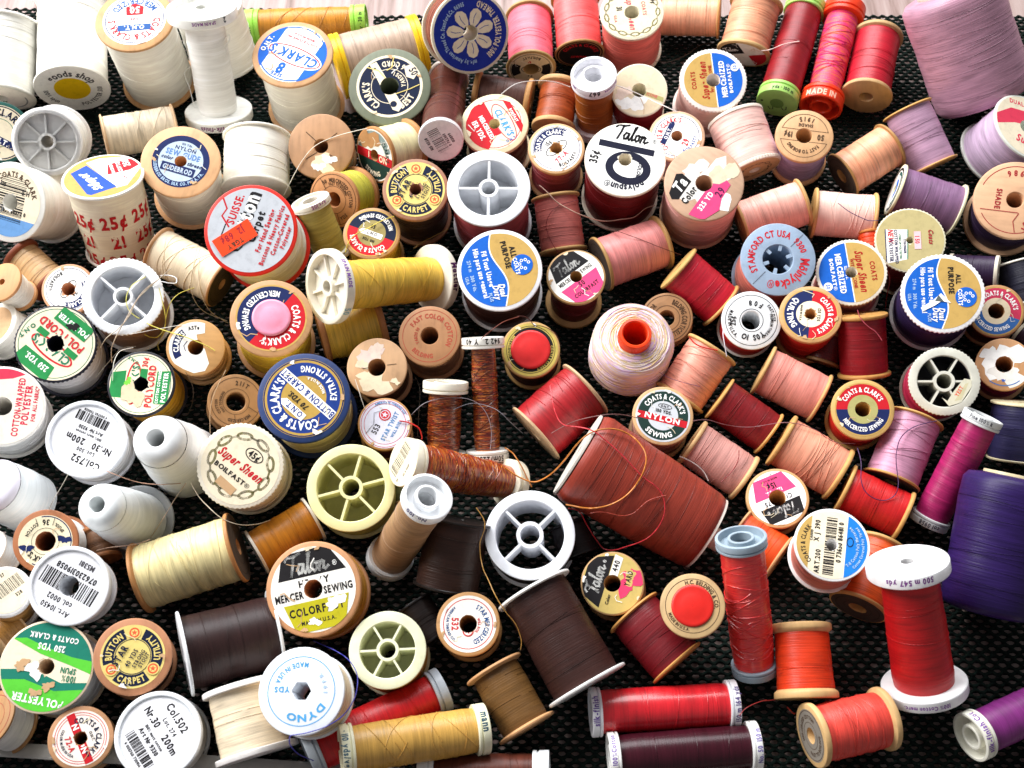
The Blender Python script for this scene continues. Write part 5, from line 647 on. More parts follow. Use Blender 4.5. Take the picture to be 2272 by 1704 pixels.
        if kind=='spoke':
            h=MB(); hb=kw.get('hub',.24)*R; hh=hb*.72; top=L-.015*R; dp=(kw.get('floor') or .5)*L
            lathe(h,[(hh,.03*L),(hb,.03*L),(hb,top),(hh,top)],m,40,True)
            for k in range(kw['ns']):
                a=R_(kw.get('twist',0))+2*math.pi*k/kw['ns']; ca,sa=math.cos(a),math.sin(a); t=.028*R
                zs=(L-max(.2*L,min(.9*L,dp)),top-.01*R)
                box=[(r*ca-tt*sa,r*sa+tt*ca,zz) for zz in zs for r,tt in ((hb*.98,-t),(ri*1.01,-t),(ri*1.01,t),(hb*.98,t))]
                h.add(box,[(0,3,2,1),(4,5,6,7),(0,1,5,4),(1,2,6,5),(2,3,7,6),(3,0,4,7)],m)
            if kw.get('floor'):
                zf=L*kw.get('zf',kw['floor']*.5); lathe(h,[(hb*.98,zf),(ri*1.01,zf)],m,48)
            h.obj('spoked_hub',e)
            if kw.get('hollow_shade'):
                q=MB(); lathe(q,[(hb*1.02,.3*L),(ri*.99,.3*L),(ri*.99,L*.93)],plastic_mat(kw['hollow_shade']),48); q.obj('shade_lining',e)  # added dark lining, puts the shade of the hollow into its colour
        zt=ft; tp=bulge(ft,L-(ft if kind!='cap' else cw),R0*rt,R*rt*(1 if kind!='cap' else .97),11,rd.uniform(-.02,.02),.012)
        hr=kw.get('holer',.2) if kw.get('hole',1) else 0
    elif kind in('tube','bob'):
        m=plastic_mat(kw['core']); ch=kw['ch']*R; rt=kw.get('rt',.88); rt0=kw.get('rt0',rt); near=kw.get('near','cup'); ed=.04*R
        def cap(r,za,s,name,face):
            c=MB(); q=[(r-ed,za),(r-ed*.3,za-s*ed*.3),(r,za-s*ed)]
            if kind=='tube': q+=[(r,za-s*ch*.62),(r*.93,za-s*ch*.66),(r*.93,za-s*ch*.74),(r,za-s*ch*.78)]
            q+=[(r,za-s*(ch-ed*.6)),(r-ed*.5,za-s*ch),(r*.4,za-s*ch)]
            if face=='cup': q=[(r*.40,za-s*.85*ch),(r*.40,za-s*.1*ch),(r*.42,za-s*.05*ch),(r*.5,za-s*.05*ch),(r*.52,za-s*.1*ch),(r*.52,za-s*.7*ch),(r*.84,za-s*.7*ch),(r*.88,za)]+q
            elif face=='disk': q=[(r*.16,za-s*.5*ch),(r*.16,za-s*.02*ch),(r*.26,za-s*.02*ch),(r*.28,za-s*.5*ch),(r*.82,za-s*.5*ch),(r*.88,za)]+q
            elif face=='star': q=[(r*.17,za-s*1.2*ch),(r*.17,za-s*.1*ch),(r*.25,za-s*.1*ch),(r*.27,za-s*.8*ch),(r*.82,za-s*.8*ch),(r*.86,za)]+q
            else: q=[(r*.22 if not hole_flat else r*.02,za)]+q
            if s<0: q=q[::-1]
            lathe(c,q,m,56)
            if face=='star':
                for k in range(8):
                    a=k*math.pi/4+.2; ca,sa=math.cos(a),math.sin(a); t=.03*r
                    box=[(rr*ca-tt*sa,rr*sa+tt*ca,zz) for zz in (za-.8*ch,za-.42*ch) for rr,tt in ((r*.24,-t),(r*.83,-t),(r*.83,t),(r*.24,t))]
                    c.add(box,[(4,5,6,7),(0,1,5,4),(1,2,6,5),(2,3,7,6),(3,0,4,7)],m)
            for (tx,da,end,sz,cc,fl) in kw.get('rtx',[]):
                if (end==1)==(s>0): rim_text(c,tx,r*1.003,za-s*ch*(.42 if kind=='bob' else .33),cang+da,sz*R,cc,fl)
            c.obj(name,e)
        hole_flat=True
        cap(R,L,1,'end_cap',near); cap(R0,0,-1,'end_cap','cup')
        tp=bulge(ch,L-ch,R0*rt0,R*rt,13,.01,.03)
        cr=MB(); lathe(cr,[(R*.42,ch*.5),(R*.42,L-ch*.9)],m,32); cr.obj('inner_tube',e)
        if kind=='tube' and near=='flat' and kw.get('lab')=='greencap': zl=L
    elif kind=='cone':
        m=plastic_mat(kw['core']); pr=kw['prof']; c=MB()
        if pr=='soft':
            tp=[(R0*.8,.0),(R0*.93,.015*L),(R0*.99,.06*L)]+bulge(.12*L,.88*L,R0,R,9,.0)+[(R*.99,.94*L),(R*.9,.985*L),(R*.62,L)]
            lathe(c,[(R*.34,.02*L),(R*.34,L+.02*L),(R*.62,L+.02*L),(R*.64,L-.002)],m,40); c.obj('cone_core',e)
            lathe(tb,[(R0*.3,0.0),(R0*.8,0.0)],tm,56)
        elif pr=='lying':
            tp=[(R0*.55,.005*L),(R0*.85,.012*L),(R0*.95,.03*L)]+bulge(.07*L,.9*L,R0,R,11,.02)+[(R*.985,.94*L),(R*.94,.965*L),(R*.8,.972*L)]
            lathe(c,[(R*.2,L*.96),(R*.2,L*.99),(R*.94,L*.99),(R*.94,L*.975),(R*.5,L*.97)],m,56); c.obj('end_disc',e); c=MB()
            lathe(c,[(R0*.2,-.09*L),(R0*.27,-.09*L),(R0*.27,.03*L),(R0*.94,.012*L),(R0*.94,.03*L)],m,48)
            c.obj('cone_core',e)
        elif pr=='top':
            tp=[(R*.95,.02*L),(R,.06*L)]+bulge(.1*L,.8*L,R,R*1.0,7,.01)+[(R*.985,.88*L),(R*.93,.945*L),(R*.8,.985*L),(R*.6,1.0*L),(R*.36,.995*L)]
            lathe(c,[(.001*R,L*.12),(R*.30,L*.12),(R*.30,L+.28*R),(R*.33,L+.31*R),(R*.38,L+.30*R),(R*.40,L+.27*R),(R*.42,L*.97)],m,48); c.obj('cone_core',e)
        else:
            hh=.33*R
            tp=bulge(.03*L,.86*L,R0,R*1.04,9,.02)
            lathe(c,[(hh,.2*L),(hh,L-.05*R),(hh*1.12,L),(R*.6,L+.0),(R*.86,L-.035*L),(R*.97,L-.08*L),(R*1.03,.865*L),(R*.9,.85*L)],m,48)
            if kw.get('disc'): lathe(c,[(R*.5,0),(R0*1.22,0),(R0*1.25,.02*L),(R0*1.22,.035*L),(R*.5,.035*L)],plastic_mat('b8bcc0',1),56)
            c.obj('cone_core',e)
    lathe(tb,tp,tm,64)
    if not kw.get('smooth') and kind!='cone': strands(tb,tp,tm,10 if kw.get('cross') else rd.choice((3,4,5)),.2 if kw.get('cross') else .05,rd,.00016 if kw.get('cross') else .00012)
    if kw.get('varie') or pr_loose(kw): strands(tb,tp,tm,22,.14,rd,.0002)
    if kind=='cone' and kw.get('prof') in('soft','lying'): strands(tb,tp,thread_mat(dark(thr)),14,.045,rd,.0001)
    if kw.get('prof')=='top':
        for k in range(40):
            r=R*rd.uniform(.42,.92); zz=np.interp(r,[R*.36,R*.6,R*.8,R*.93],[.995*L,L,.985*L,.945*L])+.0002; a0=rd.random()*6.3
            tube(tb,[((r+.03*R*math.sin(3*t+a0))*math.cos(a0+t),(r+.03*R*math.sin(3*t+a0))*math.sin(a0+t),zz) for t in np.linspace(0,rd.uniform(2,5),24)],.00022,thread_mat(rd.choice(['f4eaf4','e8cf98','dcbcdc','f0e0d0'])),4)
    to=tb.obj('thread',e,50)
    if kw.get('side25'):
        s25=MB(); f=lambda zz:np.interp(zz,[p[1] for p in tp],[p[0] for p in tp])*1.012
        for row in range(3):
            for k in range(7):
                zc=L*(.64-.27*row); rr=f(zc); txt='25¢' if not(row==1 and k%3==0) else '2!'
                rim_text(s25,txt,rr,zc,cang-.05+2*math.pi*(k+.0)/7,.5*R,'c02428',0)
        s25.obj('printed_prices',to,0)
    lab=kw.get('lab')
    if lab:
        bgc,ops=LABELS[lab]; flat=kind in('tube','bob')
        lb=Label(R*lr,zl+5e-5,0 if not hr else max(hr/lr*1.02,.05),kw.get('jag',.06),i,1.)
        if lab=='tornfilm': lb.hole=None; lb.hr=0
        if bgc: lb.poly(circ(1,56),bgc)
        for o in ops: lb.op(o)
        if lab=='tornfilm': pass
        if kind=='wood' and bgc and bgc not in('dk','dk3','K'):
            for k in range(rd.choice((3,4,5))):
                a=rd.random()*6.28; r0_=rd.uniform(.35,.7); pt=[(r0_*math.cos(a),r0_*math.sin(a))]
                for q in range(3): a+=rd.uniform(-.25,.25); r0_+=rd.uniform(.06,.14); pt.append((r0_*math.cos(a),r0_*math.sin(a)))
                lb.line(pt,rd.uniform(.012,.03),rd.choice(('W','ivory2','tan2')))
            for k in range(3): a=rd.random()*6.28; lb.blob(.96*math.cos(a),.96*math.sin(a),rd.uniform(.05,.11),rd.choice(('W','tan2','ivory')),rd.randrange(99))
        lo=lb.mb.obj('paper_label_or_shade' if bgc else 'printed_face',e,0)  # paper labels, and the dark discs that only paint shade on an end
    if kw.get('plug'):
        pm=plastic_mat(kw['plug']); p=MB(); r=kw['plr']*R
        lathe(p,[(0.0001,L+.075*R),(r*.55,L+.075*R),(r*.6,L+.066*R),(r*.85,L+.07*R),(r*.95,L+.065*R),(r*.99,L+.045*R),(r,L+.001*R)],pm,48); p.obj('plug',e,50)
    if kw.get('sticker'):
        st=Label(R*.5,L+.0006,0,0,1,9.); a=R_(38)
        q=[(lambda p:(p[0]-.55,p[1]+.5))(rot2(p,-R_(180+38)+math.pi)) for p in ((-.9,-.4),(.9,-.4),(.9,.42),(-.9,.42))]
        ST=lambda t,x,y,sz,c:st.text(t,*(lambda p:(p[0]-.55,p[1]+.5))(rot2((x,y),R_(-228+10))),sz,c,-228+10)
        rr=R_(-218)
        st.poly([(lambda p:(p[0]-.55,p[1]+.5))(rot2(p,rr)) for p in ((-.9,-.44),(.9,-.42),(.88,.42),(-.9,.42))],'neon')
        ST('J2  68¢',.0,-.3,.42,'redi'); ST('TG&Y',.1,.12,.3,'br')
        s2=st.mb.obj('price_sticker',e,0)
    return e
def dark(h): return ''.join('%02x'%int(int(h[i:i+2],16)*.86) for i in (0,2,4))
def pr_loose(kw): return False
LCOL['neon']='ff4a22'
for i,s in enumerate(SPOOLS): build(i,*s)
# ------------------------------------------------------------------ table and mats
def plane(name,x0,y0,x1,y1,z,m):
    b=MB(); b.add([(x0,y0,z),(x1,y0,z),(x1,y1,z),(x0,y1,z)],[(0,1,2,3)],m); return b.obj(name,None,0)
m,nt,b=nodes('table_wood',.4,.4); L_=nt.links
n1=N(nt,'ShaderNodeTexNoise',Scale=1.,Detail=6.,Roughness=.6); L_.new(mapped(nt,(140,9,9)),n1.inputs['Vector'])
L_.new(ramp(nt,n1.outputs[0],[(.3,lin('6d5448')),(.45,lin('98807a')),(.6,lin('a8948e')),(.75,lin('88746f'))]),b.inputs['Base Color'])
t=plane('table_top',-1.2,-1.2,1.2,1.6,-.0042,m); t['kind']='structure'
mm,nt,b=nodes('mat_foam',.9,.06); L_=nt.links
n1=N(nt,'ShaderNodeTexNoise',Scale=1.,Detail=4.); L_.new(mapped(nt,(700,700,700)),n1.inputs['Vector'])
L_.new(ramp(nt,n1.outputs[0],[(.3,lin('0a100e')),(.6,lin('17221e')),(.8,lin('2c3c36'))]),b.inputs['Base Color'])
def mesh_mat(name,desc,x0f,x1f,y0,y1,z,seed):
    # open lattice of beaded cords: rows that swing against each other and touch
    p=.0026; rd=random.Random(seed); V=[];Fc=[]; off=0
    rows=int((y1-y0)/p)
    for j in range(rows):
        y=y0+j*p; xa,xb=x0f(y),x1f(y); n=int((xb-xa)/(p*.4))
        k=np.arange(n); x=xa+k*p*.4; ph=(x/(p*2.2))*2*math.pi+(math.pi if j%2 else 0)
        yy=y+.36*p*np.sin(ph)+rd.uniform(-.1,.1)*p; zz=z+.0003*np.cos(2*ph)+.00025*np.sin(x*90+j)
        rr=.00100*(1+.22*np.cos(2*ph+math.pi))
        ang=np.array([0,math.pi/2,math.pi,1.5*math.pi])+.4
        P=np.stack([np.repeat(x[:,None],4,1),yy[:,None]+rr[:,None]*np.cos(ang)[None]*1.15,zz[:,None]+rr[:,None]*np.sin(ang)[None]],-1).reshape(-1,3)
        a=(np.arange(n-1)*4)[:,None]+np.arange(4)[None]; a2=(np.arange(n-1)*4)[:,None]+(np.arange(4)[None]+1)%4
        Fc.append(np.stack([a,a2,a2+4,a+4],-1).reshape(-1,4)+off); V.append(P); off+=len(P)
    V=np.concatenate(V); Fc=np.concatenate(Fc)
    me=bpy.data.meshes.new(name); me.vertices.add(len(V)); me.vertices.foreach_set('co',V.ravel())
    me.loops.add(Fc.size); me.loops.foreach_set('vertex_index',Fc.ravel().astype(np.int32))
    me.polygons.add(len(Fc)); me.polygons.foreach_set('loop_start',np.arange(0,Fc.size,4,dtype=np.int32))
    me.polygons.foreach_set('use_smooth',np.ones(len(Fc),bool)); me.update(calc_edges=True)
    me.materials.append(mm); o=bpy.data.objects.new(name,me); col.objects.link(o)
    o['label']=desc; o['category']='mat'; o['group']='open mesh mats'; return o
mesh_mat('mesh_mat','large dark green open mesh mat lying under nearly the whole heap',lambda y:(-.087 if y>.19 else -.30),lambda y:.36,-.25,.2763,-.0013,1)
mesh_mat('mesh_mat','separate piece of dark mesh mat showing behind the golden lime capped tube',lambda y:-.36,lambda y:-.1135,.185,.2835,-.0010,2)
# ------------------------------------------------------------------ bowed front rim of a frosted plastic tray
TP=[(-.2428,-.1851),(-.1608,-.1901),(-.026,-.1990),(.11,-.2040),(.18,-.2020),(.2227,-.1975),(.26,-.1900)]
b=MB(); tm=plastic_mat('b4aea6',1); prof=[(-.0012,-.0035),(-.0012,.0055),(-.0030,.0062),(-.0030,.0074),(.0030,.0074),(.0032,.0060),(.0012,.0052),(.0012,-.0035)]
v=[];k=len(prof)
for i,p in enumerate(TP):
    a=Vector(TP[max(i-1,0)]); c=Vector(TP[min(i+1,len(TP)-1)]); d=(c-a).normalized(); n=Vector((-d.y,d.x))
    v+=[(p[0]+n.x*q,p[1]+n.y*q,z) for q,z in prof]
b.add(v,[(i*k+j,(i+1)*k+j,(i+1)*k+(j+1)%k,i*k+(j+1)%k) for i in range(len(TP)-1) for j in range(k)],tm)
o=b.obj('tray_rim',None); o['label']='frosted beige plastic tray rim running along the bottom edge, seen below the 72-A spool'; o['category']='tray'
LOOSE=[
('loose_thread','pale thread bridging from a bare wooden spool past its split lines','e8e0d0',0.00022,[(-0.1239,0.108,0.0201),(-0.1227,0.1102,0.0214),(-0.1208,0.1133,0.0234),(-0.119,0.1165,0.0252),(-0.1171,0.1197,0.0269),(-0.1152,0.1229,0.0286),(-0.113,0.1258,0.0302),(-0.1106,0.1285,0.0318),(-0.1077,0.1311,0.0332),(-0.1045,0.133,0.0342),(-0.1011,0.1345,0.035),(-0.0973,0.1357,0.0358),(-0.0934,0.1362,0.0371),(-0.0892,0.1361,0.0388),(-0.0847,0.136,0.0404),(-0.0808,0.1362,0.0414),(-0.0781,0.1366,0.0418)]),
('loose_thread','white strand arching over the dark brown spool towards the tube numbered 667','e6e0da',0.00024,[(-0.0076,0.1595,0.0422),(-0.0049,0.1616,0.0435),(-0.0015,0.1643,0.0445),(0.0019,0.1672,0.0444),(0.0057,0.1702,0.043),(0.0097,0.1733,0.0407),(0.0137,0.1762,0.0383),(0.018,0.1788,0.0357),(0.0222,0.1809,0.0331),(0.0266,0.1819,0.0309),(0.0311,0.1815,0.0292),(0.0331,0.1811,0.0287)]),
('loose_thread','white strand running from the 667 cap down to the label numbered 29','ece6e0',0.00026,[(0.0585,0.1739,0.037),(0.0618,0.1726,0.0366),(0.0662,0.1707,0.0361),(0.07,0.1688,0.0357),(0.0735,0.1664,0.0357),(0.0775,0.1631,0.0363),(0.0807,0.1598,0.0373),(0.0846,0.1568,0.0378),(0.0883,0.1547,0.0375),(0.091,0.1536,0.0369)]),
('loose_thread','pale thread end lying over the dark red green capped tube','f0d8d0',0.00026,[(0.1456,0.214,0.0254),(0.1495,0.214,0.0259),(0.1535,0.2145,0.0271),(0.1574,0.2156,0.0284),(0.162,0.2165,0.0291),(0.1667,0.2172,0.0295),(0.1677,0.2173,0.0296)]),
('loose_thread','tan yarn sagging in front of the large white 35 cent lid','d4b09c',0.00028,[(0.0142,0.098,0.0399),(0.0168,0.0961,0.0388),(0.0197,0.0937,0.0374),(0.0226,0.0911,0.0357),(0.0257,0.0894,0.0343),(0.0289,0.088,0.0332),(0.0322,0.0868,0.032),(0.0356,0.086,0.0306),(0.0391,0.086,0.0287),(0.0428,0.0867,0.026),(0.0469,0.0881,0.0229),(0.0509,0.0901,0.0201),(0.0549,0.0923,0.018),(0.0586,0.0934,0.0176),(0.0623,0.0933,0.0184),(0.0657,0.0936,0.0194),(0.0687,0.0953,0.0208),(0.0716,0.0973,0.0221),(0.0759,0.0985,0.0228),(0.0768,0.0987,0.0229)]),
('loose_thread','fine dark red thread curling over the standing rose pink spool','6a2028',0.00016,[(0.0347,0.0921,0.0351),(0.0313,0.0913,0.0347),(0.0269,0.0902,0.0341),(0.0233,0.0886,0.0332),(0.0206,0.0865,0.0319),(0.0187,0.0837,0.0299),(0.0179,0.0807,0.0279),(0.0187,0.0772,0.0261),(0.0201,0.0739,0.0247),(0.022,0.0707,0.023),(0.0244,0.068,0.0213)]),
('loose_thread','fine brown thread slanting over the lying rose pink spool to the crimson one','5a3028',0.00015,[(0.0402,0.0856,0.024),(0.0427,0.0838,0.0252),(0.0462,0.0808,0.0273),(0.05,0.0779,0.029),(0.0536,0.0756,0.0302),(0.0572,0.0738,0.0305),(0.0607,0.0724,0.0302),(0.0641,0.0713,0.0297),(0.0675,0.0702,0.029),(0.071,0.069,0.0283),(0.0744,0.0678,0.0275),(0.0782,0.0667,0.0266),(0.0824,0.0657,0.0254),(0.0863,0.065,0.0241),(0.088,0.0646,0.0236)]),
('loose_thread','yellow thread looping through the white four spoked hub','e0d860',0.00022,[(-0.1802,0.0332,0.0462),(-0.1829,0.0317,0.0457),(-0.1859,0.0295,0.0452),(-0.1879,0.0268,0.0441),(-0.1889,0.0239,0.0428),(-0.1889,0.0208,0.0409),(-0.1875,0.0179,0.039),(-0.1848,0.016,0.0372),(-0.1829,0.0152,0.0364)]),
('loose_thread','straight yellow thread stretched to the half torn label hole','dcd058',0.00024,[(-0.1785,0.0118,0.0371),(-0.1758,0.0105,0.0368),(-0.1717,0.0088,0.0366),(-0.1682,0.0076,0.0363),(-0.1648,0.0067,0.0358),(-0.1613,0.0059,0.0353),(-0.158,0.0049,0.0346),(-0.1547,0.0038,0.0338),(-0.1516,0.0028,0.033),(-0.1483,0.0015,0.032),(-0.1455,0.0002,0.031),(-0.1449,-0.0001,0.0308)]),
('loose_thread','yellow thread curling beside the white spoked rim like a hook','d8cc50',0.0002,[(-0.1638,0.0461,0.0199),(-0.1666,0.0444,0.0204),(-0.1697,0.0416,0.0217),(-0.1723,0.0382,0.0224),(-0.1741,0.0346,0.022),(-0.1751,0.0306,0.021),(-0.1753,0.0262,0.0207),(-0.1749,0.0214,0.0214),(-0.1752,0.017,0.0223),(-0.1773,0.0136,0.0225),(-0.1804,0.0131,0.0231),(-0.1835,0.0142,0.024)]),
('loose_thread','yellow thread hanging down off the white spoked rim','d6ca5a',0.0002,[(-0.1737,0.0289,0.0431),(-0.1729,0.0262,0.0414),(-0.1719,0.0227,0.0393),(-0.1711,0.0199,0.0375),(-0.1707,0.0173,0.0353),(-0.1711,0.0152,0.032),(-0.1724,0.0137,0.0278),(-0.175,0.0127,0.0231),(-0.1777,0.0119,0.0187),(-0.1774,0.0098,0.0163)]),
('loose_thread','cream thread tail slanting over the white spoked spool,upper of two','d8c8b0',0.00024,[(-0.1684,0.0385,0.0463),(-0.1701,0.0367,0.0459),(-0.1727,0.0343,0.0451),(-0.1757,0.0319,0.0438),(-0.1781,0.0296,0.0431),(-0.1806,0.0268,0.0425),(-0.1827,0.0243,0.0421),(-0.1844,0.0215,0.0414),(-0.1856,0.018,0.0406),(-0.1866,0.0145,0.0401),(-0.1883,0.0115,0.0394),(-0.1905,0.0091,0.0384),(-0.193,0.0071,0.0372),(-0.1958,0.0054,0.0361),(-0.1983,0.0036,0.0346),(-0.2003,0.0013,0.0325),(-0.2008,0.0008,0.032)]),
('loose_thread','cream thread tail slanting over the white spoked spool,lower of two','d0bca4',0.00024,[(-0.1734,0.0336,0.0448),(-0.1759,0.0319,0.044),(-0.179,0.0293,0.0433),(-0.1815,0.0265,0.0427),(-0.1832,0.0237,0.0421),(-0.1849,0.0206,0.0413),(-0.1863,0.0172,0.0407),(-0.1877,0.0136,0.04),(-0.1892,0.0105,0.0389),(-0.1909,0.0078,0.0374),(-0.1925,0.0053,0.0359),(-0.1939,0.003,0.0341),(-0.1954,0.001,0.0315),(-0.1963,-0.0008,0.0276),(-0.1966,-0.0028,0.0244)]),
('loose_thread','tuft of white looped thread on the white spoked rim','f0f0f0',0.00024,[(-0.1762,0.0404,0.0377),(-0.1715,0.0394,0.0393),(-0.1669,0.0363,0.0413),(-0.1661,0.0326,0.0421),(-0.1693,0.0317,0.0432),(-0.1729,0.032,0.0439),(-0.1767,0.0305,0.043),(-0.1776,0.0299,0.0426)]),
('loose_thread','long pale thread hanging off the pale straw spool,inner of two','cfc0a8',0.00016,[(-0.1604,0.0625,0.0314),(-0.1614,0.0601,0.0302),(-0.1628,0.0567,0.0283),(-0.164,0.0537,0.0264),(-0.1649,0.0506,0.0245),(-0.1653,0.0477,0.0227),(-0.1652,0.045,0.0205),(-0.1647,0.0426,0.0176),(-0.1638,0.0412,0.0141),(-0.1625,0.0405,0.0102),(-0.1603,0.0404,0.006),(-0.1576,0.0407,0.0029),(-0.1539,0.0403,0.0008),(-0.1507,0.0396,-0.0002),(-0.15,0.0394,-0.0003)]),
('loose_thread','long pale thread hanging off the pale straw spool,outer of two','cfc0a8',0.00016,[(-0.1604,0.0576,0.0295),(-0.1608,0.055,0.0279),(-0.1611,0.0513,0.0257),(-0.1609,0.0482,0.0237),(-0.1605,0.045,0.0217),(-0.1599,0.0422,0.0195),(-0.1589,0.04,0.0169),(-0.1576,0.0385,0.0135),(-0.1561,0.0379,0.0096),(-0.1539,0.0379,0.0056),(-0.1511,0.0378,0.0022),(-0.1489,0.0374,0.0004)]),
('loose_thread','thin white thread running flat from white spoked spool to torn label','e8e4dc',0.00014,[(-0.1866,0.0066,0.0352),(-0.184,0.007,0.0354),(-0.1804,0.0077,0.0356),(-0.1768,0.0089,0.0352),(-0.1738,0.0101,0.0345),(-0.1703,0.0104,0.0351),(-0.1667,0.0103,0.0363),(-0.1635,0.0106,0.0368),(-0.1596,0.0111,0.0371),(-0.1559,0.0116,0.0373),(-0.1534,0.0119,0.0375)]),
('loose_thread','white thread curving down towards the white lid numbered 752','e0dcd0',0.0002,[(-0.1921,0.0169,0.009),(-0.1959,0.0164,0.0096),(-0.1991,0.0143,0.0107),(-0.2006,0.0103,0.0118),(-0.2022,0.0065,0.0125),(-0.2042,0.0033,0.0123),(-0.2065,0.0005,0.0111),(-0.2087,-0.0019,0.0096),(-0.2091,-0.0024,0.0093)]),
('loose_thread','white thread curving close around the small green 30 cent label','e4e0d4',0.00018,[(-0.1831,-0.0019,0.0361),(-0.1856,-0.0034,0.0374),(-0.1881,-0.006,0.0391),(-0.1893,-0.0093,0.0394),(-0.1901,-0.0126,0.0384),(-0.1904,-0.0159,0.0366),(-0.1905,-0.019,0.0347),(-0.1906,-0.0196,0.0343)]),
('loose_thread','copper thread sagging beneath the upper white cone','b88a70',0.00018,[(-0.1869,-0.0654,0.029),(-0.1844,-0.0662,0.0284),(-0.1811,-0.067,0.0269),(-0.1785,-0.0671,0.0246),(-0.1763,-0.0666,0.0214),(-0.1734,-0.0666,0.0197),(-0.1697,-0.0678,0.021),(-0.1658,-0.0689,0.0225),(-0.1624,-0.0694,0.0232),(-0.1585,-0.0693,0.0234),(-0.1549,-0.0691,0.0235),(-0.1533,-0.0689,0.0236)]),
('loose_thread','straight tan thread from upper white cone to large pale yellow spool','c2a890',0.00018,[(-0.1517,-0.0678,0.0214),(-0.1532,-0.0696,0.0202),(-0.1556,-0.072,0.0179),(-0.1577,-0.0743,0.016),(-0.1588,-0.0775,0.0162),(-0.1598,-0.081,0.0169),(-0.1612,-0.0842,0.0167),(-0.1631,-0.0871,0.0154),(-0.1652,-0.0898,0.0138),(-0.1666,-0.0917,0.0126)]),
('loose_thread','tan thread sweeping under the large chain label towards the yellow spokes','b8a890',0.0002,[(-0.1464,-0.073,0.0315),(-0.1445,-0.076,0.0319),(-0.1417,-0.0802,0.0334),(-0.1388,-0.0839,0.0353),(-0.1356,-0.0873,0.0367),(-0.1329,-0.09,0.0374),(-0.1302,-0.0922,0.037),(-0.1275,-0.0936,0.0362),(-0.1247,-0.0946,0.0355),(-0.1219,-0.095,0.0344),(-0.1192,-0.0945,0.0325),(-0.1165,-0.0931,0.0299),(-0.114,-0.0911,0.0269),(-0.1112,-0.0888,0.0246),(-0.1098,-0.0879,0.024)]),
('loose_thread','pinkish thread joining lid 10450 with the large pale yellow spool','bf9c84',0.0002,[(-0.1873,-0.1014,0.0206),(-0.1844,-0.1017,0.0226),(-0.1798,-0.1021,0.0255),(-0.1762,-0.1025,0.0271),(-0.1725,-0.1024,0.0278),(-0.1691,-0.102,0.0281),(-0.1658,-0.1012,0.0282),(-0.1629,-0.0999,0.028),(-0.1616,-0.0994,0.0279)]),
('loose_thread','grey thread slanting in the dark gap under the 752 lid','a09888',0.00014,[(-0.1992,-0.073,0.041),(-0.1999,-0.0762,0.0413),(-0.2005,-0.0806,0.0426),(-0.2012,-0.0842,0.0436),(-0.2021,-0.0871,0.0436),(-0.2035,-0.0902,0.0423),(-0.2041,-0.0915,0.0415)]),
('loose_thread','tan thread hanging over the dark tan stamped wooden end','b89a78',0.00016,[(-0.1358,-0.0165,0.0393),(-0.1369,-0.0188,0.0384),(-0.1386,-0.0221,0.0372),(-0.1401,-0.0254,0.0358),(-0.1413,-0.0284,0.0344),(-0.1422,-0.0311,0.0329),(-0.1427,-0.0339,0.0311),(-0.1429,-0.0368,0.0293),(-0.143,-0.0398,0.0268),(-0.1431,-0.042,0.0245),(-0.1431,-0.0425,0.024)]),
('loose_thread','thick red thread tail curling off the label numbered 553','d02a24',0.00034,[(-0.0533,-0.0388,0.0292),(-0.0499,-0.0392,0.0289),(-0.0465,-0.0403,0.0282),(-0.0438,-0.0418,0.0269),(-0.0426,-0.0446,0.0245),(-0.0427,-0.0456,0.0237)]),
('loose_thread','thin grey thread arched in front of both standing flame coloured tubes','a8a0a8',0.00014,[(-0.048,-0.0337,0.0262),(-0.0458,-0.0328,0.0286),(-0.0428,-0.0317,0.0319),(-0.0396,-0.0309,0.0337),(-0.036,-0.0302,0.0345),(-0.0327,-0.0297,0.0349),(-0.0295,-0.0295,0.035),(-0.0263,-0.0295,0.0349),(-0.023,-0.0293,0.0343),(-0.0199,-0.0293,0.0329),(-0.0168,-0.0299,0.0311),(-0.0142,-0.0314,0.0293),(-0.0121,-0.0339,0.0276),(-0.0107,-0.0368,0.0257),(-0.01,-0.0396,0.0237),(-0.0098,-0.0424,0.0215),(-0.0101,-0.0459,0.0189),(-0.0104,-0.0476,0.0177)]),
('loose_thread','thin grey thread running from flame coloured tubes to the red spool','a8a8b4',0.00014,[(-0.028,-0.0335,0.0304),(-0.0252,-0.0324,0.0311),(-0.0216,-0.031,0.0314),(-0.0184,-0.0302,0.0311),(-0.0149,-0.0302,0.0303),(-0.0116,-0.0308,0.0295),(-0.0082,-0.0319,0.0288),(-0.0053,-0.0333,0.0273),(-0.0026,-0.0347,0.0247),(-0.0002,-0.0355,0.0212),(0.0029,-0.0362,0.0169),(0.0052,-0.0369,0.0142)]),
('loose_thread','white thread falling from the worn wooden end to label 553','dcd4c8',0.00018,[(-0.0748,-0.0193,0.0351),(-0.0736,-0.0226,0.0347),(-0.0722,-0.0267,0.0344),(-0.0709,-0.0304,0.033),(-0.0696,-0.0334,0.0313)]),
('loose_thread','fine tan thread falling beside the wider flame coloured tube','b0a090',0.00014,[(-0.0492,0.0014,0.0045),(-0.0475,-0.0016,0.004),(-0.0464,-0.0058,0.0038),(-0.0462,-0.0097,0.0043),(-0.0463,-0.0141,0.0044),(-0.0464,-0.0182,0.0042),(-0.0465,-0.0222,0.0031),(-0.0467,-0.0259,0.0013),(-0.0469,-0.0288,-0.0005),(-0.047,-0.0301,-0.0013)]),
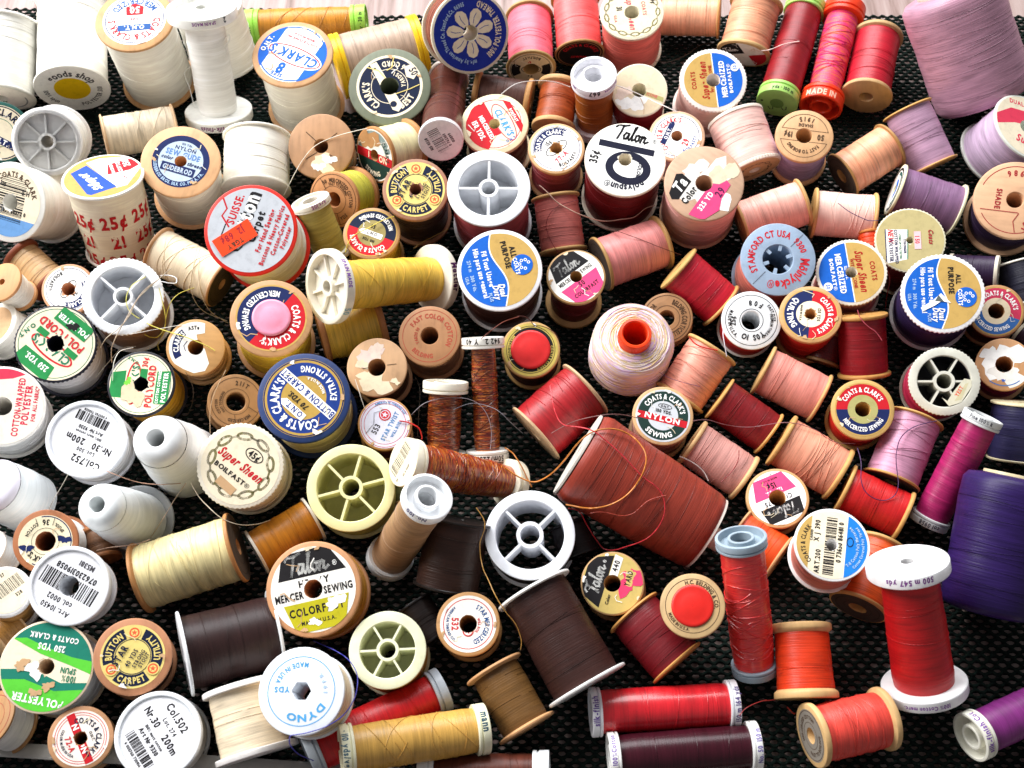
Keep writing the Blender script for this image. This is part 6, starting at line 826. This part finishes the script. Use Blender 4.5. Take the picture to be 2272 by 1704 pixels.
('loose_thread','thick orange thread looped over the big brick red cone','c87a30',0.00036,[(-0.0034,-0.0606,0.0236),(-0.001,-0.0623,0.0228),(0.0023,-0.0642,0.0219),(0.0052,-0.0654,0.0211),(0.0083,-0.0664,0.0204),(0.0114,-0.0668,0.021),(0.0146,-0.0668,0.0238),(0.0175,-0.0668,0.0279),(0.0198,-0.0667,0.0322),(0.0219,-0.0664,0.0366),(0.0239,-0.066,0.0411),(0.0258,-0.0655,0.0457),(0.0276,-0.0649,0.05),(0.0294,-0.0642,0.0533),(0.032,-0.0626,0.0557),(0.0347,-0.0612,0.0568),(0.0379,-0.0601,0.0575),(0.0413,-0.0595,0.0576),(0.0443,-0.0591,0.057),(0.0475,-0.0591,0.0559),(0.0505,-0.0594,0.0543),(0.0534,-0.0607,0.0532),(0.0557,-0.0633,0.0536),(0.0576,-0.0666,0.0541),(0.0588,-0.0697,0.0544),(0.0591,-0.0733,0.0537),(0.0583,-0.0766,0.0526),(0.0571,-0.0793,0.0513),(0.0553,-0.0819,0.0498),(0.0534,-0.0841,0.0484),(0.0511,-0.0862,0.0471),(0.0486,-0.0879,0.046),(0.0461,-0.0891,0.045),(0.0434,-0.09,0.044),(0.0406,-0.0904,0.0428),(0.0375,-0.0904,0.0415),(0.0347,-0.0899,0.0401),(0.0313,-0.0889,0.0386),(0.0284,-0.0874,0.0369),(0.0248,-0.0861,0.0358),(0.0241,-0.0859,0.0356)]),
('loose_thread','short orange thread tail above the large white spoked ring','b8702c',0.00032,[(-0.0034,-0.05,0.0233),(0.0001,-0.0526,0.0232),(0.0021,-0.0556,0.0232),(0.0041,-0.0586,0.0222),(0.0056,-0.0611,0.0207),(0.0069,-0.0635,0.0193),(0.0088,-0.0667,0.0173),(0.0092,-0.0674,0.0168)]),
('loose_thread','long red thread winding over the big brick red cone','c83038',0.00028,[(0.0177,-0.0293,0.0456),(0.0181,-0.0329,0.0457),(0.0186,-0.0379,0.0466),(0.0192,-0.0427,0.0479),(0.0201,-0.0473,0.0493),(0.0216,-0.0517,0.0508),(0.024,-0.055,0.0529),(0.0272,-0.057,0.0555),(0.0304,-0.0587,0.0576),(0.0335,-0.0601,0.0587),(0.0365,-0.0616,0.0587),(0.0391,-0.0634,0.058),(0.0418,-0.0654,0.057),(0.0442,-0.0673,0.0562),(0.0465,-0.0693,0.0554),(0.0488,-0.0713,0.0544),(0.0509,-0.0733,0.0535),(0.053,-0.0753,0.0524),(0.0551,-0.0773,0.0513),(0.0571,-0.0791,0.0503),(0.0599,-0.0811,0.0493),(0.0626,-0.0828,0.0485),(0.0648,-0.0848,0.0474),(0.0664,-0.0872,0.046),(0.0671,-0.0898,0.0444),(0.0671,-0.0926,0.0426),(0.0664,-0.0951,0.041),(0.0651,-0.0975,0.0394),(0.0634,-0.0994,0.0377),(0.0613,-0.101,0.0358),(0.0589,-0.102,0.0336),(0.0562,-0.1023,0.031),(0.0534,-0.102,0.0279),(0.0504,-0.1015,0.0243),(0.0474,-0.1009,0.0205),(0.0443,-0.0997,0.0171),(0.0415,-0.0978,0.0152),(0.0392,-0.095,0.0159),(0.0371,-0.0926,0.0176),(0.0352,-0.0901,0.0195),(0.0335,-0.0876,0.0212),(0.032,-0.0849,0.0229),(0.0299,-0.0829,0.0238),(0.0265,-0.0821,0.0238),(0.0258,-0.0819,0.0237)]),
('loose_thread','dull rust thread waving on the shaded side of the brick red cone','a84030',0.00022,[(0.0348,-0.0909,0.0371),(0.0376,-0.0907,0.0378),(0.041,-0.0912,0.0387),(0.0441,-0.0923,0.0394),(0.0471,-0.0934,0.0401),(0.0502,-0.0939,0.041),(0.0533,-0.0933,0.0421),(0.0554,-0.092,0.0432),(0.0578,-0.0901,0.0444),(0.0602,-0.0886,0.0453),(0.0638,-0.0875,0.046),(0.067,-0.0869,0.0464),(0.0677,-0.0868,0.0465)]),
('loose_thread','mauve brown thread arching from red spool to red nylon band','8a6260',0.00016,[(0.0184,-0.0455,0.0292),(0.0206,-0.0449,0.0307),(0.0237,-0.0446,0.0338),(0.0268,-0.0448,0.0375),(0.0298,-0.0455,0.041),(0.0329,-0.046,0.0436),(0.036,-0.046,0.045),(0.0393,-0.0456,0.0455),(0.0428,-0.0452,0.0458),(0.046,-0.0447,0.0454),(0.0497,-0.044,0.044),(0.0531,-0.043,0.0414),(0.0573,-0.0422,0.0382),(0.0592,-0.0421,0.0372)]),
('loose_thread','mauve brown thread lying over dark red and soft peach spools','8a5a60',0.00016,[(0.0847,-0.0415,0.0337),(0.088,-0.041,0.0339),(0.0921,-0.0406,0.0331),(0.0956,-0.0404,0.031),(0.0995,-0.0397,0.0278),(0.1034,-0.0386,0.0246),(0.107,-0.0381,0.0227),(0.1103,-0.0382,0.0223),(0.1141,-0.0383,0.0225),(0.1177,-0.0381,0.0226),(0.1183,-0.0382,0.0227),(0.1156,-0.0386,0.0234),(0.119,-0.0391,0.0254),(0.1223,-0.0399,0.0281),(0.1251,-0.0407,0.0305),(0.128,-0.0411,0.0316),(0.1311,-0.0413,0.0318),(0.1345,-0.0418,0.0315),(0.138,-0.0424,0.0305),(0.1417,-0.0431,0.0291),(0.145,-0.044,0.0275),(0.1476,-0.0456,0.026),(0.1507,-0.047,0.025),(0.1543,-0.048,0.0243),(0.158,-0.0478,0.0235),(0.1616,-0.0474,0.0227),(0.1623,-0.0473,0.0225)]),
('loose_thread','short stiff white thread end on the dusty pink spool','f0e4e0',0.0003,[(0.0787,-0.0546,0.0232),(0.0816,-0.0556,0.0226),(0.0846,-0.0569,0.0217),(0.0873,-0.0584,0.0207),(0.0902,-0.0608,0.0191),(0.0919,-0.0636,0.0174),(0.0922,-0.0642,0.017)]),
('loose_thread','dark red thread curving over one end of the dusty pink spool','8a2a30',0.0002,[(0.1058,-0.0541,0.0283),(0.1057,-0.0569,0.0266),(0.1046,-0.0598,0.025),(0.1026,-0.0624,0.0233),(0.0999,-0.0648,0.0218),(0.0975,-0.0667,0.0206)]),
('loose_thread','dark purple thread looping over the mauve pink and bright red spools','4a3058',0.00022,[(0.1984,-0.0421,0.0349),(0.1953,-0.0426,0.0346),(0.1916,-0.0434,0.0342),(0.1883,-0.0443,0.0337),(0.1852,-0.0459,0.0332),(0.1822,-0.0482,0.0325),(0.1801,-0.0511,0.0318),(0.1788,-0.0544,0.0311),(0.1779,-0.0578,0.0304),(0.1776,-0.0612,0.0295),(0.1776,-0.0646,0.0286),(0.1777,-0.068,0.0278),(0.1776,-0.0713,0.027),(0.1766,-0.0746,0.0257),(0.1745,-0.0767,0.0245),(0.1715,-0.0778,0.0238),(0.1681,-0.0776,0.0239),(0.165,-0.0764,0.0245),(0.1627,-0.0746,0.0253),(0.1613,-0.0721,0.0263),(0.1607,-0.069,0.0274),(0.161,-0.0657,0.0281),(0.1616,-0.0619,0.0285),(0.1618,-0.0575,0.0281),(0.1614,-0.0535,0.028),(0.1613,-0.0527,0.0281)]),
('loose_thread','golden thread dangling beside the large dark brown white rimmed spool','c09048',0.00022,[(-0.0159,-0.0894,0.0397),(-0.0139,-0.092,0.0389),(-0.0122,-0.0951,0.0378),(-0.0121,-0.0979,0.0362),(-0.013,-0.1002,0.0348),(-0.0141,-0.1028,0.033),(-0.0142,-0.1054,0.0312),(-0.0139,-0.1083,0.0298),(-0.0133,-0.1116,0.0298),(-0.0124,-0.1155,0.031),(-0.0108,-0.1196,0.0327),(-0.0096,-0.123,0.0345),(-0.0083,-0.1264,0.0353),(-0.0069,-0.1293,0.0351),(-0.0053,-0.1318,0.0339),(-0.0035,-0.134,0.0325),(-0.0016,-0.1362,0.0312),(0.0006,-0.1382,0.0298),(0.0023,-0.1406,0.0283),(0.0034,-0.1433,0.0266),(0.0041,-0.1458,0.0248),(0.0037,-0.1486,0.0228)]),
('loose_thread','royal blue thread curving round the glossy white end onto grey cap','34349a',0.00022,[(-0.0855,-0.1446,0.0224),(-0.083,-0.146,0.0237),(-0.0793,-0.1484,0.0264),(-0.0759,-0.1506,0.0287),(-0.0728,-0.1528,0.0305),(-0.07,-0.155,0.032),(-0.0672,-0.158,0.0334),(-0.0651,-0.1614,0.0352),(-0.0637,-0.1648,0.0373),(-0.0631,-0.1685,0.0393),(-0.063,-0.1721,0.0413),(-0.0633,-0.1758,0.0432),(-0.0641,-0.1792,0.0454),(-0.0652,-0.1823,0.0476),(-0.0667,-0.1851,0.0494),(-0.0685,-0.1871,0.0505),(-0.0707,-0.1886,0.0506),(-0.073,-0.1897,0.0501),(-0.0757,-0.1906,0.0496),(-0.0784,-0.1913,0.0492),(-0.0812,-0.1919,0.0488),(-0.0845,-0.1924,0.0485),(-0.0869,-0.1929,0.0482),(-0.0871,-0.1954,0.0462),(-0.0858,-0.197,0.0437),(-0.084,-0.1979,0.0401),(-0.0814,-0.1982,0.0361),(-0.0793,-0.1985,0.0336)]),
('loose_thread','navy thread lying on the pale blush spool','4a4070',0.0002,[(0.1734,0.0961,0.0279),(0.1758,0.0942,0.027),(0.179,0.0918,0.0261),(0.1822,0.0898,0.0257),(0.1851,0.0881,0.0255),(0.1888,0.0865,0.025),(0.193,0.0864,0.025),(0.194,0.0864,0.025)]),
('loose_thread','bright red thread end on the peach spool beside the pastel cone','d03028',0.00034,[(0.0858,0.0026,0.0389),(0.0877,-0.0001,0.0381),(0.0906,-0.0022,0.0379),(0.0943,-0.0034,0.0378),(0.0982,-0.004,0.0374),(0.099,-0.0042,0.0374)]),
('loose_thread','white thread hanging from the hand stamped 25 cent spool','e8e0e8',0.00022,[(0.1038,0.0121,0.0388),(0.103,0.0086,0.0386),(0.1022,0.0042,0.0387),(0.1026,0.0001,0.0376),(0.1033,-0.0037,0.0356),(0.1037,-0.0057,0.0343)]),
('loose_thread','fine red thread trailing over the bare mat to the upright orange spool','a82c28',0.00016,[(0.0956,-0.1758,0.0184),(0.0976,-0.1736,0.0198),(0.1004,-0.172,0.0201),(0.1038,-0.1704,0.0193),(0.1078,-0.1687,0.0171),(0.1072,-0.1681,0.0139),(0.1109,-0.1672,0.012),(0.113,-0.1668,0.0116)]),
('loose_thread','short coral thread end on the mat by the coral red spool','d84838',0.00034,[(0.1199,-0.167,0.0017),(0.1224,-0.1692,0.0003),(0.1233,-0.1694,0.0001)]),
('loose_thread','pink thread curving down over the shaded deep red spool','d06070',0.0002,[(0.1684,0.0164,0.0419),(0.1696,0.0134,0.04),(0.1716,0.0112,0.0386),(0.1743,0.0093,0.0372),(0.1775,0.0077,0.0357),(0.1802,0.0051,0.0335),(0.1807,0.0045,0.033)]),
('loose_thread','fine brown hairs of thread on the mat beside the salmon chain spool','5a4438',0.00014,[(0.0865,0.2265,0.0056),(0.0902,0.2261,0.0053),(0.0954,0.2266,0.005),(0.0998,0.229,0.0047),(0.1046,0.2328,0.0038),(0.109,0.237,0.0029),(0.1131,0.2414,0.0026),(0.1174,0.2447,0.0023),(0.1225,0.2464,0.0018),(0.1235,0.2467,0.0017)]),
('loose_thread','dark red thread dropping beside the lower blue and gold lid','a83030',0.0002,[(0.1935,0.0527,0.0256),(0.1944,0.0499,0.0237),(0.1945,0.0472,0.0211),(0.1942,0.0452,0.0175),(0.1945,0.0437,0.0129),(0.1949,0.0414,0.0085),(0.195,0.0408,0.0077)]),
('loose_thread','white thread loop sticking out near the foot of the white bobbin','f4f4f0',0.00024,[(-0.1875,0.2048,0.0218),(-0.191,0.202,0.0201),(-0.1897,0.1976,0.018),(-0.1877,0.193,0.0163),(-0.1863,0.1885,0.0148),(-0.185,0.1841,0.0125),(-0.1845,0.1822,0.0114)]),
('loose_thread','small white thread curl between bobbin and round white spool','f4f4f0',0.00024,[(-0.1599,0.1903,0.0539),(-0.1574,0.1936,0.0559),(-0.1568,0.1912,0.054),(-0.1595,0.1887,0.0519),(-0.1589,0.1873,0.0505),(-0.1592,0.1851,0.0488),(-0.1603,0.1846,0.0485)]),
('loose_thread','yellow thread stretched over the small red and navy ring label','d8c850',0.00026,[(-0.0862,0.0628,0.028),(-0.0853,0.0656,0.0297),(-0.0836,0.0686,0.0316),(-0.0806,0.071,0.0328),(-0.0777,0.0727,0.0332),(-0.0744,0.0745,0.0335),(-0.071,0.0766,0.034),(-0.0676,0.0786,0.0344),(-0.0633,0.0803,0.0348),(-0.0613,0.081,0.035)]),
('loose_thread','gold thread end rising off the ivory end of the yellow bobbin','c0a060',0.00024,[(-0.0534,0.0841,0.0041),(-0.0505,0.0858,0.0056),(-0.047,0.0875,0.007),(-0.0436,0.0889,0.0079),(-0.0402,0.0904,0.0088),(-0.0365,0.0921,0.0096),(-0.0348,0.0929,0.01)]),
('loose_thread','brown thread rising from the cap marked 40','7a3a28',0.00022,[(-0.0146,-0.0077,0.0521),(-0.0125,-0.0061,0.053),(-0.0098,-0.0039,0.0537),(-0.0072,-0.0012,0.0534),(-0.0043,0.0021,0.052),(-0.0007,0.0053,0.0499),(0.0026,0.0076,0.0483),(0.0033,0.0081,0.0481)]),
('loose_thread','dark brown thread draped over the red plug spool','4a2420',0.0002,[(0.0025,0.0152,0.0384),(0.0061,0.0147,0.0387),(0.009,0.0128,0.0381),(0.0108,0.0107,0.0371),(0.0147,0.0102,0.0369),(0.0185,0.0089,0.0361),(0.0215,0.0069,0.0348),(0.0231,0.0036,0.0327),(0.0233,0.0029,0.0322)]),
('loose_thread','fine violet thread lying on the peach spool near the 25 cent lid','7a4a6a',0.00014,[(0.0709,-0.0124,0.0307),(0.0737,-0.0137,0.0297),(0.0772,-0.015,0.0286),(0.0806,-0.0158,0.0279),(0.0839,-0.0165,0.0273),(0.088,-0.0174,0.0268),(0.091,-0.018,0.0264)]),
('loose_thread','dark thread trailing from the black rimmed 30 cent spool','5a4a3a',0.00014,[(-0.1584,-0.0105,0.0278),(-0.1569,-0.0128,0.0263),(-0.1553,-0.0158,0.0239),(-0.1552,-0.018,0.0208),(-0.1562,-0.0195,0.0167),(-0.1579,-0.0208,0.012),(-0.1598,-0.0226,0.0086)])]
for nm,desc,colr,rad,pts in LOOSE:
    b=MB(); P=[Vector(p) for p in pts]; Q=[]
    for i in range(len(P)-1):
        a,c=P[max(i-1,0)],P[min(i+2,len(P)-1)]; p,q=P[i],P[i+1]
        for k in range(6):
            t=k/6; Q.append(.5*((2*p)+(q-a)*t+(2*a-5*p+4*q-c)*t*t+(3*p-a-3*q+c)*t**3))
    Q.append(P[-1]); tube(b,Q,rad,thread_mat(colr),6); o=b.obj('loose_thread',None,60)
    o['label']=desc; o['category']='thread'; o['group']='loose thread ends'
